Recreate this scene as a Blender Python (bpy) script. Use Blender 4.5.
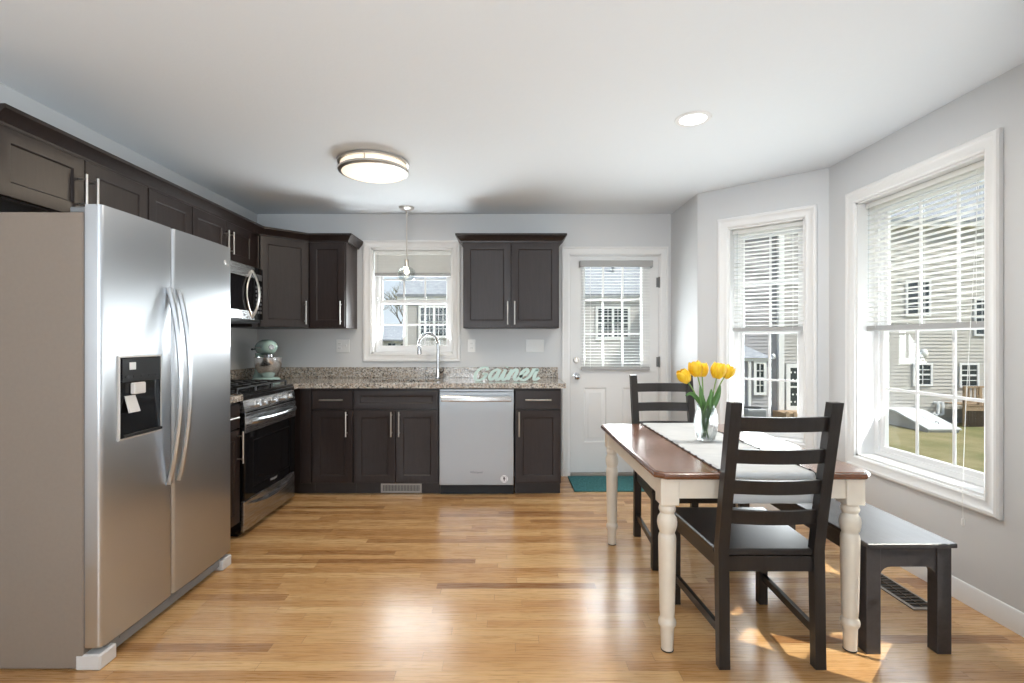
import bpy, math, random
from mathutils import Vector, Matrix
random.seed(7)
for o in list(bpy.data.objects):
    bpy.data.objects.remove(o, do_unlink=True)
SC = bpy.context.scene
COL = SC.collection
PI = math.pi
R = math.radians

# ------------------------------------------------------------------ camera
cam_d = bpy.data.cameras.new('camera')
cam_d.sensor_width = 36.0
cam_d.lens = 500.0 / 1024.0 * 36.0
cam_d.shift_x = 6.0 / 1024.0
cam_d.clip_start = 0.05
cam_d.clip_end = 400
cam = bpy.data.objects.new('camera', cam_d)
cam.location = (0, 0, 1.25)
cam.rotation_euler = (R(90), 0, 0)
COL.objects.link(cam)
SC.camera = cam

# ------------------------------------------------------------------ exposure / world / lights
SC.view_settings.view_transform = 'Standard'
SC.view_settings.look = 'None'
SC.view_settings.gamma = 1.0
SC.view_settings.use_curve_mapping = False
SC.view_settings.exposure = 0.22
SC.cycles.max_bounces = 10
SC.cycles.diffuse_bounces = 5
SC.cycles.glossy_bounces = 5
SC.cycles.transmission_bounces = 8
SC.cycles.transparent_max_bounces = 16
SC.cycles.sample_clamp_indirect = 4.0
SC.cycles.caustics_reflective = False
SC.cycles.caustics_refractive = False
SC.cycles.use_denoising = True
SC.cycles.use_light_tree = False

W = bpy.data.worlds.new('sky')
SC.world = W
W.use_nodes = True
wn, wl = W.node_tree.nodes, W.node_tree.links
wn.clear()
w_out = wn.new('ShaderNodeOutputWorld')
w_bg = wn.new('ShaderNodeBackground')
w_tc = wn.new('ShaderNodeTexCoord')
w_sep = wn.new('ShaderNodeSeparateXYZ')
w_rmp = wn.new('ShaderNodeValToRGB')
w_rmp.color_ramp.elements[0].position = 0.0
w_rmp.color_ramp.elements[0].color = (0.78, 0.86, 0.94, 1)
w_rmp.color_ramp.elements[1].position = 0.6
w_rmp.color_ramp.elements[1].color = (0.54, 0.68, 0.90, 1)
w_bg.inputs['Strength'].default_value = 0.92
wl.new(w_tc.outputs['Generated'], w_sep.inputs[0])
wl.new(w_sep.outputs['Z'], w_rmp.inputs[0])
wl.new(w_rmp.outputs[0], w_bg.inputs['Color'])
wl.new(w_bg.outputs[0], w_out.inputs['Surface'])

def lamp(name, kind, loc, energy, color=(1, 1, 1), rot=None, size=None, size_y=None, aim=None, radius=None, spread=None):
    d = bpy.data.lights.new(name, kind)
    d.energy = energy
    d.color = color
    if kind == 'AREA':
        d.shape = 'RECTANGLE' if size_y else 'DISK'
        d.size = size
        if size_y:
            d.size_y = size_y
        if spread:
            d.spread = spread
    if radius is not None and kind in ('POINT', 'SPOT'):
        d.shadow_soft_size = radius
    o = bpy.data.objects.new(name, d)
    o.location = loc
    if rot:
        o.rotation_euler = rot
    if aim:
        o.rotation_euler = (Vector(aim)).to_track_quat('-Z', 'Y').to_euler()
    COL.objects.link(o)
    return o

SUN_EL = R(50)
SUN_DIR = Vector((0.86 * math.cos(SUN_EL), -0.51 * math.cos(SUN_EL), math.sin(SUN_EL)))
sun = lamp('sun', 'SUN', (20, -12, 25), 5.0, (1.0, 0.95, 0.87), aim=-SUN_DIR)
sun.data.angle = R(0.6)
# two added fill lamps behind the camera, one frontal, one bounced off the ceiling
lamp('rear_fill', 'AREA', (-0.9, -3.3, 1.35), 80, (0.84, 0.93, 1.0), aim=(.12, 1, 0.2), size=2.6, size_y=1.7)
lamp('ceiling_bounce_fill', 'AREA', (-0.2, -1.4, 1.3), 60, (0.83, 0.925, 1.0), aim=(.05, .45, 1), size=1.4)
# added area lamps outside the visible windows and door glass, boosting the daylight
lamp('sink_window_fill', 'AREA', (-.876, 4.90, 1.46), 31, (0.93, 0.97, 1.0), aim=(0, -1, .75), size=.7, size_y=.6)
lamp('door_fill', 'AREA', (1.0, 4.90, 1.40), 31, (0.93, 0.97, 1.0), aim=(0, -1, .75), size=.5, size_y=.9)
lamp('bay_window_fill', 'AREA', (2.05, 3.92, 1.05), 18, (0.92, 0.97, 1.0), aim=(-.67, -.74, .5), size=.5, size_y=1.1)
lamp('large_window_fill', 'AREA', (2.45, 2.714, 1.05), 14, (0.92, 0.97, 1.0), aim=(-1, 0, .5), size=.8, size_y=1.1)

# ------------------------------------------------------------------ mesh builder
class MB:
    def __init__(s):
        s.v = []; s.f = []
    def add(s, vs, fs):
        n = len(s.v)
        s.v += [Vector(p) for p in vs]
        s.f += [tuple(i + n for i in f) for f in fs]
        return s
    def box(s, a, b, bev=0.0):
        x0, x1 = sorted((a[0], b[0])); y0, y1 = sorted((a[1], b[1])); z0, z1 = sorted((a[2], b[2]))
        c = min(bev, (x1-x0)*.45, (y1-y0)*.45, (z1-z0)*.45)
        if c <= 0:
            return s.add([(x0,y0,z0),(x1,y0,z0),(x1,y1,z0),(x0,y1,z0),(x0,y0,z1),(x1,y0,z1),(x1,y1,z1),(x0,y1,z1)],
                         [(0,3,2,1),(4,5,6,7),(0,1,5,4),(1,2,6,5),(2,3,7,6),(3,0,4,7)])
        X = (x0, x1); Y = (y0, y1); Z = (z0, z1)
        vs = []; idx = {}
        for i in (0,1):
            for j in (0,1):
                for k in (0,1):
                    sx = c if i == 0 else -c; sy = c if j == 0 else -c; sz = c if k == 0 else -c
                    idx[i,j,k,0] = len(vs); vs.append((X[i], Y[j]+sy, Z[k]+sz))
                    idx[i,j,k,1] = len(vs); vs.append((X[i]+sx, Y[j], Z[k]+sz))
                    idx[i,j,k,2] = len(vs); vs.append((X[i]+sx, Y[j]+sy, Z[k]))
        fs = []
        g = idx
        fs.append((g[0,0,0,0], g[0,0,1,0], g[0,1,1,0], g[0,1,0,0]))
        fs.append((g[1,0,0,0], g[1,1,0,0], g[1,1,1,0], g[1,0,1,0]))
        fs.append((g[0,0,0,1], g[1,0,0,1], g[1,0,1,1], g[0,0,1,1]))
        fs.append((g[0,1,0,1], g[0,1,1,1], g[1,1,1,1], g[1,1,0,1]))
        fs.append((g[0,0,0,2], g[0,1,0,2], g[1,1,0,2], g[1,0,0,2]))
        fs.append((g[0,0,1,2], g[1,0,1,2], g[1,1,1,2], g[0,1,1,2]))
        for j in (0,1):
            for k in (0,1):
                q = (g[0,j,k,1], g[0,j,k,2], g[1,j,k,2], g[1,j,k,1])
                fs.append(q if (j == k) else q[::-1])
        for i in (0,1):
            for k in (0,1):
                q = (g[i,0,k,2], g[i,0,k,0], g[i,1,k,0], g[i,1,k,2])
                fs.append(q if (i == k) else q[::-1])
        for i in (0,1):
            for j in (0,1):
                q = (g[i,j,0,0], g[i,j,0,1], g[i,j,1,1], g[i,j,1,0])
                fs.append(q if (i == j) else q[::-1])
        for i in (0,1):
            for j in (0,1):
                for k in (0,1):
                    t = (g[i,j,k,0], g[i,j,k,1], g[i,j,k,2])
                    fs.append(t if ((i+j+k) % 2 == 0) else t[::-1])
        return s.add(vs, fs)
    def prism(s, pts, z0, z1):
        n = len(pts)
        vs = [(p[0], p[1], z0) for p in pts] + [(p[0], p[1], z1) for p in pts]
        fs = [tuple(range(n))[::-1], tuple(range(n, 2*n))] + [(i, (i+1) % n, n+(i+1) % n, n+i) for i in range(n)]
        return s.add(vs, fs)
    def prism_y(s, pts, y0, y1):           # outline in x,z
        n = len(pts)
        vs = [(p[0], y0, p[1]) for p in pts] + [(p[0], y1, p[1]) for p in pts]
        fs = [tuple(range(n)), tuple(range(n, 2*n))[::-1]] + [(i, n+i, n+(i+1) % n, (i+1) % n) for i in range(n)]
        return s.add(vs, fs)
    def prism_x(s, pts, x0, x1):           # outline in y,z
        n = len(pts)
        vs = [(x0, p[0], p[1]) for p in pts] + [(x1, p[0], p[1]) for p in pts]
        fs = [tuple(range(n))[::-1], tuple(range(n, 2*n))] + [(i, (i+1) % n, n+(i+1) % n, n+i) for i in range(n)]
        return s.add(vs, fs)
    def lathe(s, prof, seg=24, c=(0,0,0), axis='z', cap=True, closed=False):
        vs = []; fs = []
        m = len(prof)
        for (r, h) in prof:
            for k in range(seg):
                a = 2*PI*k/seg
                x, y = r*math.cos(a), r*math.sin(a)
                p = (x, y, h) if axis == 'z' else ((h, x, y) if axis == 'x' else (y, h, x))
                vs.append((p[0]+c[0], p[1]+c[1], p[2]+c[2]))
        for i in range(m if closed else m-1):
            for k in range(seg):
                a = i*seg; b = ((i+1) % m)*seg; k2 = (k+1) % seg
                fs.append((a+k, a+k2, b+k2, b+k))
        if cap and not closed:
            fs.append(tuple(range(seg))[::-1]); fs.append(tuple(range((m-1)*seg, m*seg)))
        return s.add(vs, fs)
    def tube(s, pts, r, seg=10, cap=True, flat=None):
        pts = [Vector(p) for p in pts]
        n = len(pts)
        rs = r if isinstance(r, (list, tuple)) else [r]*n
        vs = []; fs = []
        up = None
        for i, p in enumerate(pts):
            t = (pts[min(i+1, n-1)] - pts[max(i-1, 0)]).normalized()
            if up is None:
                up = Vector((0,0,1)) if abs(t.z) < .9 else Vector((1,0,0))
            a = t.cross(up)
            if a.length < 1e-6:
                a = t.cross(Vector((0,1,0)))
            a.normalize(); b = a.cross(t).normalized(); up = b
            for k in range(seg):
                th = 2*PI*k/seg
                ra, rb = (rs[i], rs[i]) if not flat else (rs[i]*flat[0], rs[i]*flat[1])
                vs.append(p + a*math.cos(th)*ra + b*math.sin(th)*rb)
        for i in range(n-1):
            for k in range(seg):
                k2 = (k+1) % seg
                fs.append((i*seg+k, (i+1)*seg+k, (i+1)*seg+k2, i*seg+k2))
        if cap:
            fs.append(tuple(range(seg))); fs.append(tuple(range((n-1)*seg, n*seg))[::-1])
        return s.add(vs, fs)
    def loft(s, rings, cap=True, closed=True):
        n = len(rings[0]); vs = []; fs = []
        for r_ in rings: vs += list(r_)
        for i in range(len(rings)-1):
            for k in range(n if closed else n-1):
                k2 = (k+1) % n
                fs.append((i*n+k, i*n+k2, (i+1)*n+k2, (i+1)*n+k))
        if cap:
            fs.append(tuple(range(n))[::-1]); fs.append(tuple(range((len(rings)-1)*n, len(rings)*n)))
        return s.add(vs, fs)
    def ring_frame(s, x0, x1, z0, z1, prof):
        """picture frame: prof = (offset outwards from opening, y)"""
        loops = []
        for (o, y) in prof:
            loops.append([(x0-o, y, z0-o), (x1+o, y, z0-o), (x1+o, y, z1+o), (x0-o, y, z1+o)])
        vs = [p for l in loops for p in l]; fs = []
        m = len(prof)
        for i in range(m):
            j = (i+1) % m
            for k in range(4):
                k2 = (k+1) % 4
                fs.append((i*4+k, i*4+k2, j*4+k2, j*4+k))
        return s.add(vs, fs)
    def ellipsoid(s, c, r, seg=20, rings=12):
        prof = []
        vs = []; fs = []
        for i in range(rings+1):
            ph = -PI/2 + PI*i/rings
            for k in range(seg):
                a = 2*PI*k/seg
                vs.append((c[0]+r[0]*math.cos(ph)*math.cos(a), c[1]+r[1]*math.cos(ph)*math.sin(a), c[2]+r[2]*math.sin(ph)))
        for i in range(rings):
            for k in range(seg):
                k2 = (k+1) % seg
                fs.append((i*seg+k, i*seg+k2, (i+1)*seg+k2, (i+1)*seg+k))
        return s.add(vs, fs)
    def xf(s, M):
        s.v = [M @ p for p in s.v]
        return s

import bmesh
def obj(name, mb, mat, parent=None, loc=None, angle=35, label=None):
    me = bpy.data.meshes.new(name)
    me.from_pydata([tuple(p) for p in mb.v], [], mb.f)
    bm = bmesh.new(); bm.from_mesh(me)
    bmesh.ops.remove_doubles(bm, verts=bm.verts, dist=1e-6)
    bmesh.ops.recalc_face_normals(bm, faces=bm.faces)
    bm.to_mesh(me); bm.free()
    for p in me.polygons: p.use_smooth = True
    me.set_sharp_from_angle(angle=R(angle))
    o = bpy.data.objects.new(name, me)
    COL.objects.link(o)
    if mat is not None: me.materials.append(mat)
    if parent is not None: o.parent = parent
    if loc is not None: o.location = loc
    if label: o['label'] = label
    return o

def tag(o, label, cat, group=None, kind=None):
    o['label'] = label; o['category'] = cat
    if group: o['group'] = group
    if kind: o['kind'] = kind
    return o

def thing(name, label, cat, loc=(0,0,0), rz=0.0, group=None, kind=None):
    o = bpy.data.objects.new(name, None)
    o.empty_display_size = 0.1
    COL.objects.link(o)
    o.location = loc; o.rotation_euler = (0, 0, rz)
    return tag(o, label, cat, group, kind)

def copy_thing(o, loc, rz, label):
    r = o.copy(); COL.objects.link(r); r.location = loc; r.rotation_euler = (0,0,rz); r['label'] = label
    for ch in list(o.children):
        c = ch.copy(); COL.objects.link(c); c.parent = r
        for g in list(ch.children):
            d = g.copy(); COL.objects.link(d); d.parent = c
    return r

def text_obj(name, body, size, depth, mat, parent, M):
    cu = bpy.data.curves.new(name, 'FONT')
    cu.body = body; cu.size = size; cu.extrude = depth; cu.align_x = 'CENTER'; cu.align_y = 'CENTER'
    t = bpy.data.objects.new(name, cu); COL.objects.link(t)
    bpy.context.view_layer.update()
    me = bpy.data.meshes.new_from_object(t.evaluated_get(bpy.context.evaluated_depsgraph_get()))
    bpy.data.objects.remove(t, do_unlink=True)
    me.transform(M)
    o = bpy.data.objects.new(name, me); COL.objects.link(o)
    me.materials.clear(); me.materials.append(mat)
    o.parent = parent
    return o

# ------------------------------------------------------------------ materials
class NT:
    def __init__(s, name):
        s.m = bpy.data.materials.new(name); s.m.use_nodes = True
        s.n = s.m.node_tree.nodes; s.l = s.m.node_tree.links
        s.b = s.n['Principled BSDF']; s.out = s.n['Material Output']
    def node(s, t, **kw):
        n = s.n.new(t)
        for k, v in kw.items(): setattr(n, k, v)
        return n
    def link(s, a, b): s.l.new(a, b)
    def math(s, op, a, b=None, c=None):
        n = s.n.new('ShaderNodeMath'); n.operation = op
        for i, x in enumerate((a, b, c)):
            if x is None: continue
            if isinstance(x, (int, float)): n.inputs[i].default_value = x
            else: s.l.new(x, n.inputs[i])
        return n.outputs[0]
    def ramp(s, fac, stops, interp='LINEAR'):
        n = s.n.new('ShaderNodeValToRGB'); cr = n.color_ramp; cr.interpolation = interp
        while len(cr.elements) < len(stops): cr.elements.new(0.5)
        for e, (p, c) in zip(cr.elements, stops):
            e.position = p; e.color = (c[0], c[1], c[2], 1)
        s.l.new(fac, n.inputs[0]); return n.outputs[0]
    def mix(s, fac, a, b, mode='MIX'):
        n = s.n.new('ShaderNodeMix'); n.data_type = 'RGBA'; n.blend_type = mode
        for i, x in ((0, fac), (6, a), (7, b)):
            if isinstance(x, (int, float)): n.inputs[i].default_value = x
            elif isinstance(x, tuple): n.inputs[i].default_value = (x[0], x[1], x[2], 1)
            else: s.l.new(x, n.inputs[i])
        return n.outputs[2]
    def noise(s, vec, scale, detail=3, rough=.5, dist=0):
        n = s.n.new('ShaderNodeTexNoise'); n.inputs['Scale'].default_value = scale
        n.inputs['Detail'].default_value = detail; n.inputs['Roughness'].default_value = rough
        n.inputs['Distortion'].default_value = dist
        if vec is not None: s.l.new(vec, n.inputs['Vector'])
        return n.outputs[0]
    def coord(s, scale=(1,1,1)):
        t = s.n.new('ShaderNodeTexCoord'); m = s.n.new('ShaderNodeMapping')
        m.inputs['Scale'].default_value = scale
        s.l.new(t.outputs['Object'], m.inputs[0]); return m.outputs[0]
    def bump(s, h, strength=.2, dist=.01):
        n = s.n.new('ShaderNodeBump'); n.inputs['Strength'].default_value = strength
        n.inputs['Distance'].default_value = dist
        s.l.new(h, n.inputs['Height']); s.l.new(n.outputs[0], s.b.inputs['Normal'])
    def set(s, **kw):
        for k, v in kw.items():
            k = k.replace('_', ' ')
            if isinstance(v, tuple): v = (v[0], v[1], v[2], 1)
            if hasattr(v, 'is_output'): s.l.new(v, s.b.inputs[k])
            else: s.b.inputs[k].default_value = v
        return s

def plain(name, col, rough=.5, metal=0.0, noise=0.04, nscale=12, coat=0, spec=.5):
    t = NT(name)
    v = t.noise(t.coord(), nscale, 2)
    c = t.mix(t.math('MULTIPLY', v, 1.0), tuple(x*(1-noise) for x in col), tuple(min(1, x*(1+noise)) for x in col))
    t.set(Base_Color=c, Roughness=rough, Metallic=metal, Coat_Weight=coat, Coat_Roughness=.15)
    t.b.inputs['Specular IOR Level'].default_value = spec
    return t.m

def wood(name, c1, c2, rough=.35, scale=(14,14,1.2), coat=.25, spec=.5, bump=.05):
    t = NT(name)
    v = t.noise(t.coord(scale), 4.0, 6, .6, .6)
    v2 = t.noise(t.coord((scale[0]*6, scale[1]*6, scale[2]*3)), 5.0, 3, .6)
    m = t.math('ADD', t.math('MULTIPLY', v, .75), t.math('MULTIPLY', v2, .25))
    t.set(Base_Color=t.ramp(m, [(.3, c1), (.7, c2)]), Roughness=rough, Coat_Weight=coat, Coat_Roughness=.25)
    t.b.inputs['Specular IOR Level'].default_value = spec
    t.bump(v2, bump, .003)
    return t.m

def steel(name, col, rough=.3, sc=(2,2,400), aniso=.6):
    t = NT(name)
    v = t.noise(t.coord(sc), 3.0, 2, .6)
    t.set(Base_Color=col, Metallic=1.0, Roughness=t.ramp(v, [(.3, (rough-.012,)*3), (.7, (rough+.012,)*3)]))
    t.b.inputs['Anisotropic'].default_value = aniso
    tg = t.node('ShaderNodeTangent', direction_type='RADIAL', axis='Z')
    t.link(tg.outputs[0], t.b.inputs['Tangent'])
    return t.m

M = {}
t = NT('wall_paint'); v = t.noise(t.coord(), 160, 3)
t.set(Base_Color=(.64,.65,.66), Roughness=.6); t.bump(v, .08, .002); M['wall'] = t.m
t = NT('ceiling_paint'); v = t.noise(t.coord(), 45, 4, .6); v2 = t.noise(t.coord(), 9, 2)
t.set(Base_Color=(.77,.81,.85), Roughness=.8); t.bump(t.math('ADD', v, v2), .12, .006); M['ceiling'] = t.m
M['trim'] = plain('white_trim_paint', (.78,.78,.775), .38, noise=.01)
M['vinyl'] = plain('white_vinyl', (.78,.78,.78), .35, noise=.01)
M['doorpaint'] = plain('door_paint', (.75,.75,.745), .4, noise=.01)
t = NT('blind_slat'); t.set(Base_Color=(.90,.90,.885), Roughness=.45)
tl_ = t.node('ShaderNodeBsdfTranslucent'); tl_.inputs[0].default_value = (.85,.85,.82,1)
mx_ = t.node('ShaderNodeMixShader'); mx_.inputs[0].default_value = .35
t.link(t.b.outputs[0], mx_.inputs[1]); t.link(tl_.outputs[0], mx_.inputs[2]); t.link(mx_.outputs[0], t.out.inputs[0]); M['blind'] = t.m
M['blindrail'] = plain('blind_rail', (.36,.36,.355), .45, noise=.02)
M['espresso'] = wood('espresso_wood', (.013,.0075,.0065), (.026,.0165,.0145), .37, coat=.06, spec=.32)
M['espresso_in'] = wood('cabinet_underside', (.20,.13,.08), (.28,.19,.12), .5, coat=0)
M['toe'] = plain('toe_board', (.02,.013,.011), .5)
M['chair'] = wood('black_brown_wood', (.012,.0095,.0085), (.024,.020,.0185), .34, coat=.12, spec=.35)
M['bench'] = wood('dark_grey_brown_wood', (.024,.020,.0195), (.046,.040,.040), .42, scale=(10,1.2,10), coat=.1)
M['table_top'] = wood('stained_table_wood', (.16,.058,.022), (.25,.10,.042), .16, scale=(12,1.0,12), coat=.7)
M['table_edge'] = wood('table_edge_wood', (.10,.035,.014), (.17,.06,.024), .25, scale=(8,1.0,8), coat=.6)
M['cream'] = plain('cream_paint', (.70,.63,.53), .42, noise=.06, nscale=25)
M['steel'] = steel('stainless', (.56,.57,.58), .27, aniso=.2)
M['fridge_steel'] = steel('fridge_stainless', (.56,.575,.595), .30, aniso=.75)
M['steel_v'] = steel('stainless_brushed', (.37,.39,.41), .36, (400,2,2), .75)
M['satin'] = plain('satin_nickel', (.72,.69,.65), .3, 1.0, .02)
M['bowl'] = plain('polished_bowl', (.72,.72,.73), .2, 1.0, .01)
M['hinge'] = plain('hinge_metal', (.20,.20,.20), .4, .6)
M['chrome'] = plain('chrome', (.50,.50,.51), .10, 1.0, .01)
M['fridge_side'] = plain('fridge_side_paint', (.235,.19,.155), .45, 0.0, .05, 60)
M['fridge_trim'] = plain('fridge_grey_trim', (.22,.23,.24), .4, .3)
M['foot_white'] = plain('light_grey_plastic', (.62,.60,.58), .45)
M['black'] = plain('black_enamel', (.011,.011,.012), .2, coat=.3)
M['black_glass'] = plain('black_glass', (.005,.005,.006), .07, spec=.4)
M['black_matte'] = plain('black_iron', (.014,.014,.015), .55)
M['black_plastic'] = plain('black_plastic', (.011,.011,.012), .35, spec=.25)
M['mint'] = plain('mint_enamel', (.46,.66,.62), .2, coat=.5)
M['mint_matte'] = plain('mint_painted_wood', (.52,.66,.62), .5)
M['white_plate'] = plain('white_plate', (.80,.80,.79), .35, noise=.01)
M['dark_slot'] = plain('dark_slot', (.06,.06,.06), .5)
M['vent_metal'] = plain('vent_metal', (.36,.33,.30), .4, .6)
M['vent_brown'] = plain('vent_bronze', (.10,.075,.055), .45, .3)
M['sticker'] = plain('white_sticker', (.78,.79,.80), .4)
M['grey_mark'] = plain('grey_lettering', (.10,.10,.105), .4)
M['light_mark'] = plain('silver_lettering', (.7,.7,.7), .3, .5)

def granite():
    t = NT('granite')
    c = t.coord()
    v = t.node('ShaderNodeTexVoronoi'); v.inputs['Scale'].default_value = 88; t.link(c, v.inputs['Vector'])
    v2 = t.node('ShaderNodeTexVoronoi'); v2.inputs['Scale'].default_value = 170; t.link(c, v2.inputs['Vector'])
    sep = t.node('ShaderNodeSeparateColor'); t.link(v.outputs['Color'], sep.inputs[0])
    sep2 = t.node('ShaderNodeSeparateColor'); t.link(v2.outputs['Color'], sep2.inputs[0])
    big = t.ramp(sep.outputs[0], [(.0, (.03,.025,.023)), (.15, (.33,.27,.215)), (.36, (.50,.45,.39)), (.58, (.24,.235,.23)), (.70, (.60,.57,.52)), (.88, (.36,.26,.19))], 'CONSTANT')
    sm = t.ramp(sep2.outputs[0], [(.0, (.02,.018,.018)), (.2, (.44,.38,.31)), (.5, (.66,.63,.58)), (.74, (.20,.19,.185))], 'CONSTANT')
    col = t.mix(.4, big, sm)
    t.set(Base_Color=col, Roughness=.13, Coat_Weight=.3, Coat_Roughness=.05)
    return t.m
M['granite'] = granite()

def oak():
    t = NT('oak_strip_floor')
    tc = t.node('ShaderNodeTexCoord'); sp = t.node('ShaderNodeSeparateXYZ'); t.link(tc.outputs['Object'], sp.inputs[0])
    x, y = sp.outputs[0], sp.outputs[1]
    yw = t.math('DIVIDE', y, .0575)
    row = t.math('FLOOR', yw)
    w1 = t.node('ShaderNodeTexWhiteNoise', noise_dimensions='1D'); t.link(row, w1.inputs['W'])
    xs = t.math('ADD', x, t.math('MULTIPLY', w1.outputs['Value'], 7.3))
    plen = t.math('ADD', .62, t.math('MULTIPLY', w1.outputs['Value'], .7))
    xq = t.math('DIVIDE', xs, plen)
    idx = t.math('FLOOR', xq)
    cb = t.node('ShaderNodeCombineXYZ'); t.link(row, cb.inputs[0]); t.link(idx, cb.inputs[1])
    w2 = t.node('ShaderNodeTexWhiteNoise', noise_dimensions='2D'); t.link(cb.outputs[0], w2.inputs['Vector'])
    pv = w2.outputs['Value']
    # grain
    g = t.node('ShaderNodeCombineXYZ')
    t.link(t.math('ADD', t.math('MULTIPLY', x, 1.6), t.math('MULTIPLY', pv, 60)), g.inputs[0])
    t.link(t.math('MULTIPLY', y, 26), g.inputs[1]); t.link(t.math('MULTIPLY', pv, 31), g.inputs[2])
    n1 = t.noise(g.outputs[0], 1.3, 2, .5, .4)
    rings = t.math('ABSOLUTE', t.math('SUBTRACT', t.math('FRACT', t.math('MULTIPLY', n1, 11)), .5))
    g2 = t.node('ShaderNodeCombineXYZ')
    t.link(t.math('ADD', t.math('MULTIPLY', x, 5), t.math('MULTIPLY', pv, 40)), g2.inputs[0])
    t.link(t.math('MULTIPLY', y, 220), g2.inputs[1])
    n2 = t.noise(g2.outputs[0], 1.0, 3, .6)
    base = t.ramp(pv, [(0, (.31,.142,.049)), (.12, (.47,.245,.093)), (.4, (.57,.318,.128)), (.75, (.63,.375,.164)), (1, (.69,.435,.205))])
    gr = t.math('ADD', t.math('MULTIPLY', rings, .5), t.math('MULTIPLY', n2, .75))
    dark = t.ramp(gr, [(.22, (.55,.45,.36)), (.52, (1,1,1))])
    col = t.mix(.75, base, t.mix(1.0, base, dark, 'MULTIPLY'))
    fy = t.math('ABSOLUTE', t.math('SUBTRACT', t.math('FRACT', yw), .5))
    fx = t.math('ABSOLUTE', t.math('SUBTRACT', t.math('FRACT', xq), .5))
    gap = t.math('MAXIMUM', t.math('GREATER_THAN', fy, .485), t.math('GREATER_THAN', fx, .4985))
    col = t.mix(t.math('MULTIPLY', gap, .45), col, (.20,.09,.035))
    t.set(Base_Color=col, Roughness=t.ramp(n2, [(.3, (.24,)*3), (.7, (.33,)*3)]), Coat_Weight=.35, Coat_Roughness=.2)
    t.bump(t.math('SUBTRACT', t.math('MULTIPLY', n2, .25), gap), .12, .002)
    return t.m
M['oak'] = oak()

def mat_rug():
    t = NT('teal_rug')
    c = t.coord((60, 9, 1)); v = t.noise(c, 2.2, 3, .6)
    v2 = t.noise(t.coord((14,90,1)), 3, 2)
    t.set(Base_Color=t.ramp(t.math('ADD', t.math('MULTIPLY', v, .7), t.math('MULTIPLY', v2, .3)), [(.32, (.015,.085,.10)), (.55, (.045,.19,.20)), (.72, (.13,.33,.33))]), Roughness=.95)
    t.bump(v, .6, .004)
    return t.m
M['rug'] = mat_rug()
def mat_cloth():
    t = NT('runner_linen')
    v = t.noise(t.coord((300,300,300)), 2, 2); v2 = t.noise(t.coord((3,8,3)), 3, 2)
    t.set(Base_Color=t.ramp(v2, [(.3, (.58,.59,.59)), (.7, (.65,.655,.65))]), Roughness=.9)
    t.bump(v, .3, .002)
    return t.m
M['cloth'] = mat_cloth()

def arch_glass(name, tint=(1,1,1), base=.0, rough=0.0):
    t = NT(name); t.n.remove(t.b)
    tr = t.node('ShaderNodeBsdfTransparent'); tr.inputs[0].default_value = (*tint, 1)
    gl = t.node('ShaderNodeBsdfGlossy'); gl.inputs['Roughness'].default_value = rough; gl.inputs[0].default_value = (1,1,1,1)
    fr = t.node('ShaderNodeLayerWeight'); fr.inputs[0].default_value = .5
    refl = t.math('ADD', t.math('MULTIPLY', t.math('POWER', fr.outputs['Facing'], 5.0), .75), .012+base)
    mx = t.node('ShaderNodeMixShader')
    t.link(refl, mx.inputs[0])
    t.link(tr.outputs[0], mx.inputs[1]); t.link(gl.outputs[0], mx.inputs[2]); t.link(mx.outputs[0], t.out.inputs[0])
    return t.m
M['pane'] = arch_glass('window_glass', (.97,.985,.98))
M['glass'] = arch_glass('clear_glass', (.93,.945,.945), .04)
t = NT('cut_glass')
t.set(Base_Color=(.96,.98,.98), Roughness=.02, IOR=1.45, Transmission_Weight=1.0)
tr_ = t.node('ShaderNodeBsdfTransparent'); tr_.inputs[0].default_value = (.95,.97,.97,1)
mx_ = t.node('ShaderNodeMixShader'); mx_.inputs[0].default_value = .55
t.link(tr_.outputs[0], mx_.inputs[1]); t.link(t.b.outputs[0], mx_.inputs[2]); t.link(mx_.outputs[0], t.out.inputs[0])
M['vase_glass'] = t.m

def emit(name, col, s):
    t = NT(name)
    t.set(Base_Color=(.8,.8,.8), Emission_Color=col, Emission_Strength=s, Roughness=.4)
    return t.m
M['lamp_warm'] = emit('warm_diffuser', (1.0,.80,.55), .85)
M['lamp_white'] = emit('white_diffuser', (1,1,1), 3.0)
M['bulb'] = emit('bulb', (1.0,.86,.62), 3.5)

# exterior
M['siding_beige'] = plain('beige_siding', (.52,.495,.455), .6, noise=.03, nscale=2)
M['siding_grey'] = plain('grey_siding', (.40,.385,.39), .6, noise=.03, nscale=2)
M['siding_tan'] = plain('taupe_siding', (.47,.45,.43), .6, noise=.03, nscale=2)
M['siding_white'] = plain('white_siding', (.72,.72,.72), .6, noise=.03, nscale=2)
M['ext_trim'] = plain('exterior_trim', (.80,.80,.79), .5, noise=.01)
M['ext_glass'] = plain('dark_window_glass', (.045,.055,.06), .08, noise=.3, nscale=1.5)
def shingles():
    t = NT('shingles')
    v = t.node('ShaderNodeTexBrick'); t.link(t.coord(), v.inputs['Vector'])
    v.inputs['Scale'].default_value = 3.0; v.inputs['Color1'].default_value = (.22,.235,.26,1); v.inputs['Color2'].default_value = (.34,.36,.385,1)
    v.inputs['Mortar'].default_value = (.14,.15,.17,1); v.inputs['Mortar Size'].default_value = .012; v.inputs['Bias'].default_value = -.1
    n = t.noise(t.coord((2,2,2)), 3, 4)
    t.set(Base_Color=t.mix(t.math('MULTIPLY', n, .8), v.outputs[0], (.40,.42,.45)), Roughness=.9)
    return t.m
M['shingle'] = shingles()
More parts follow.
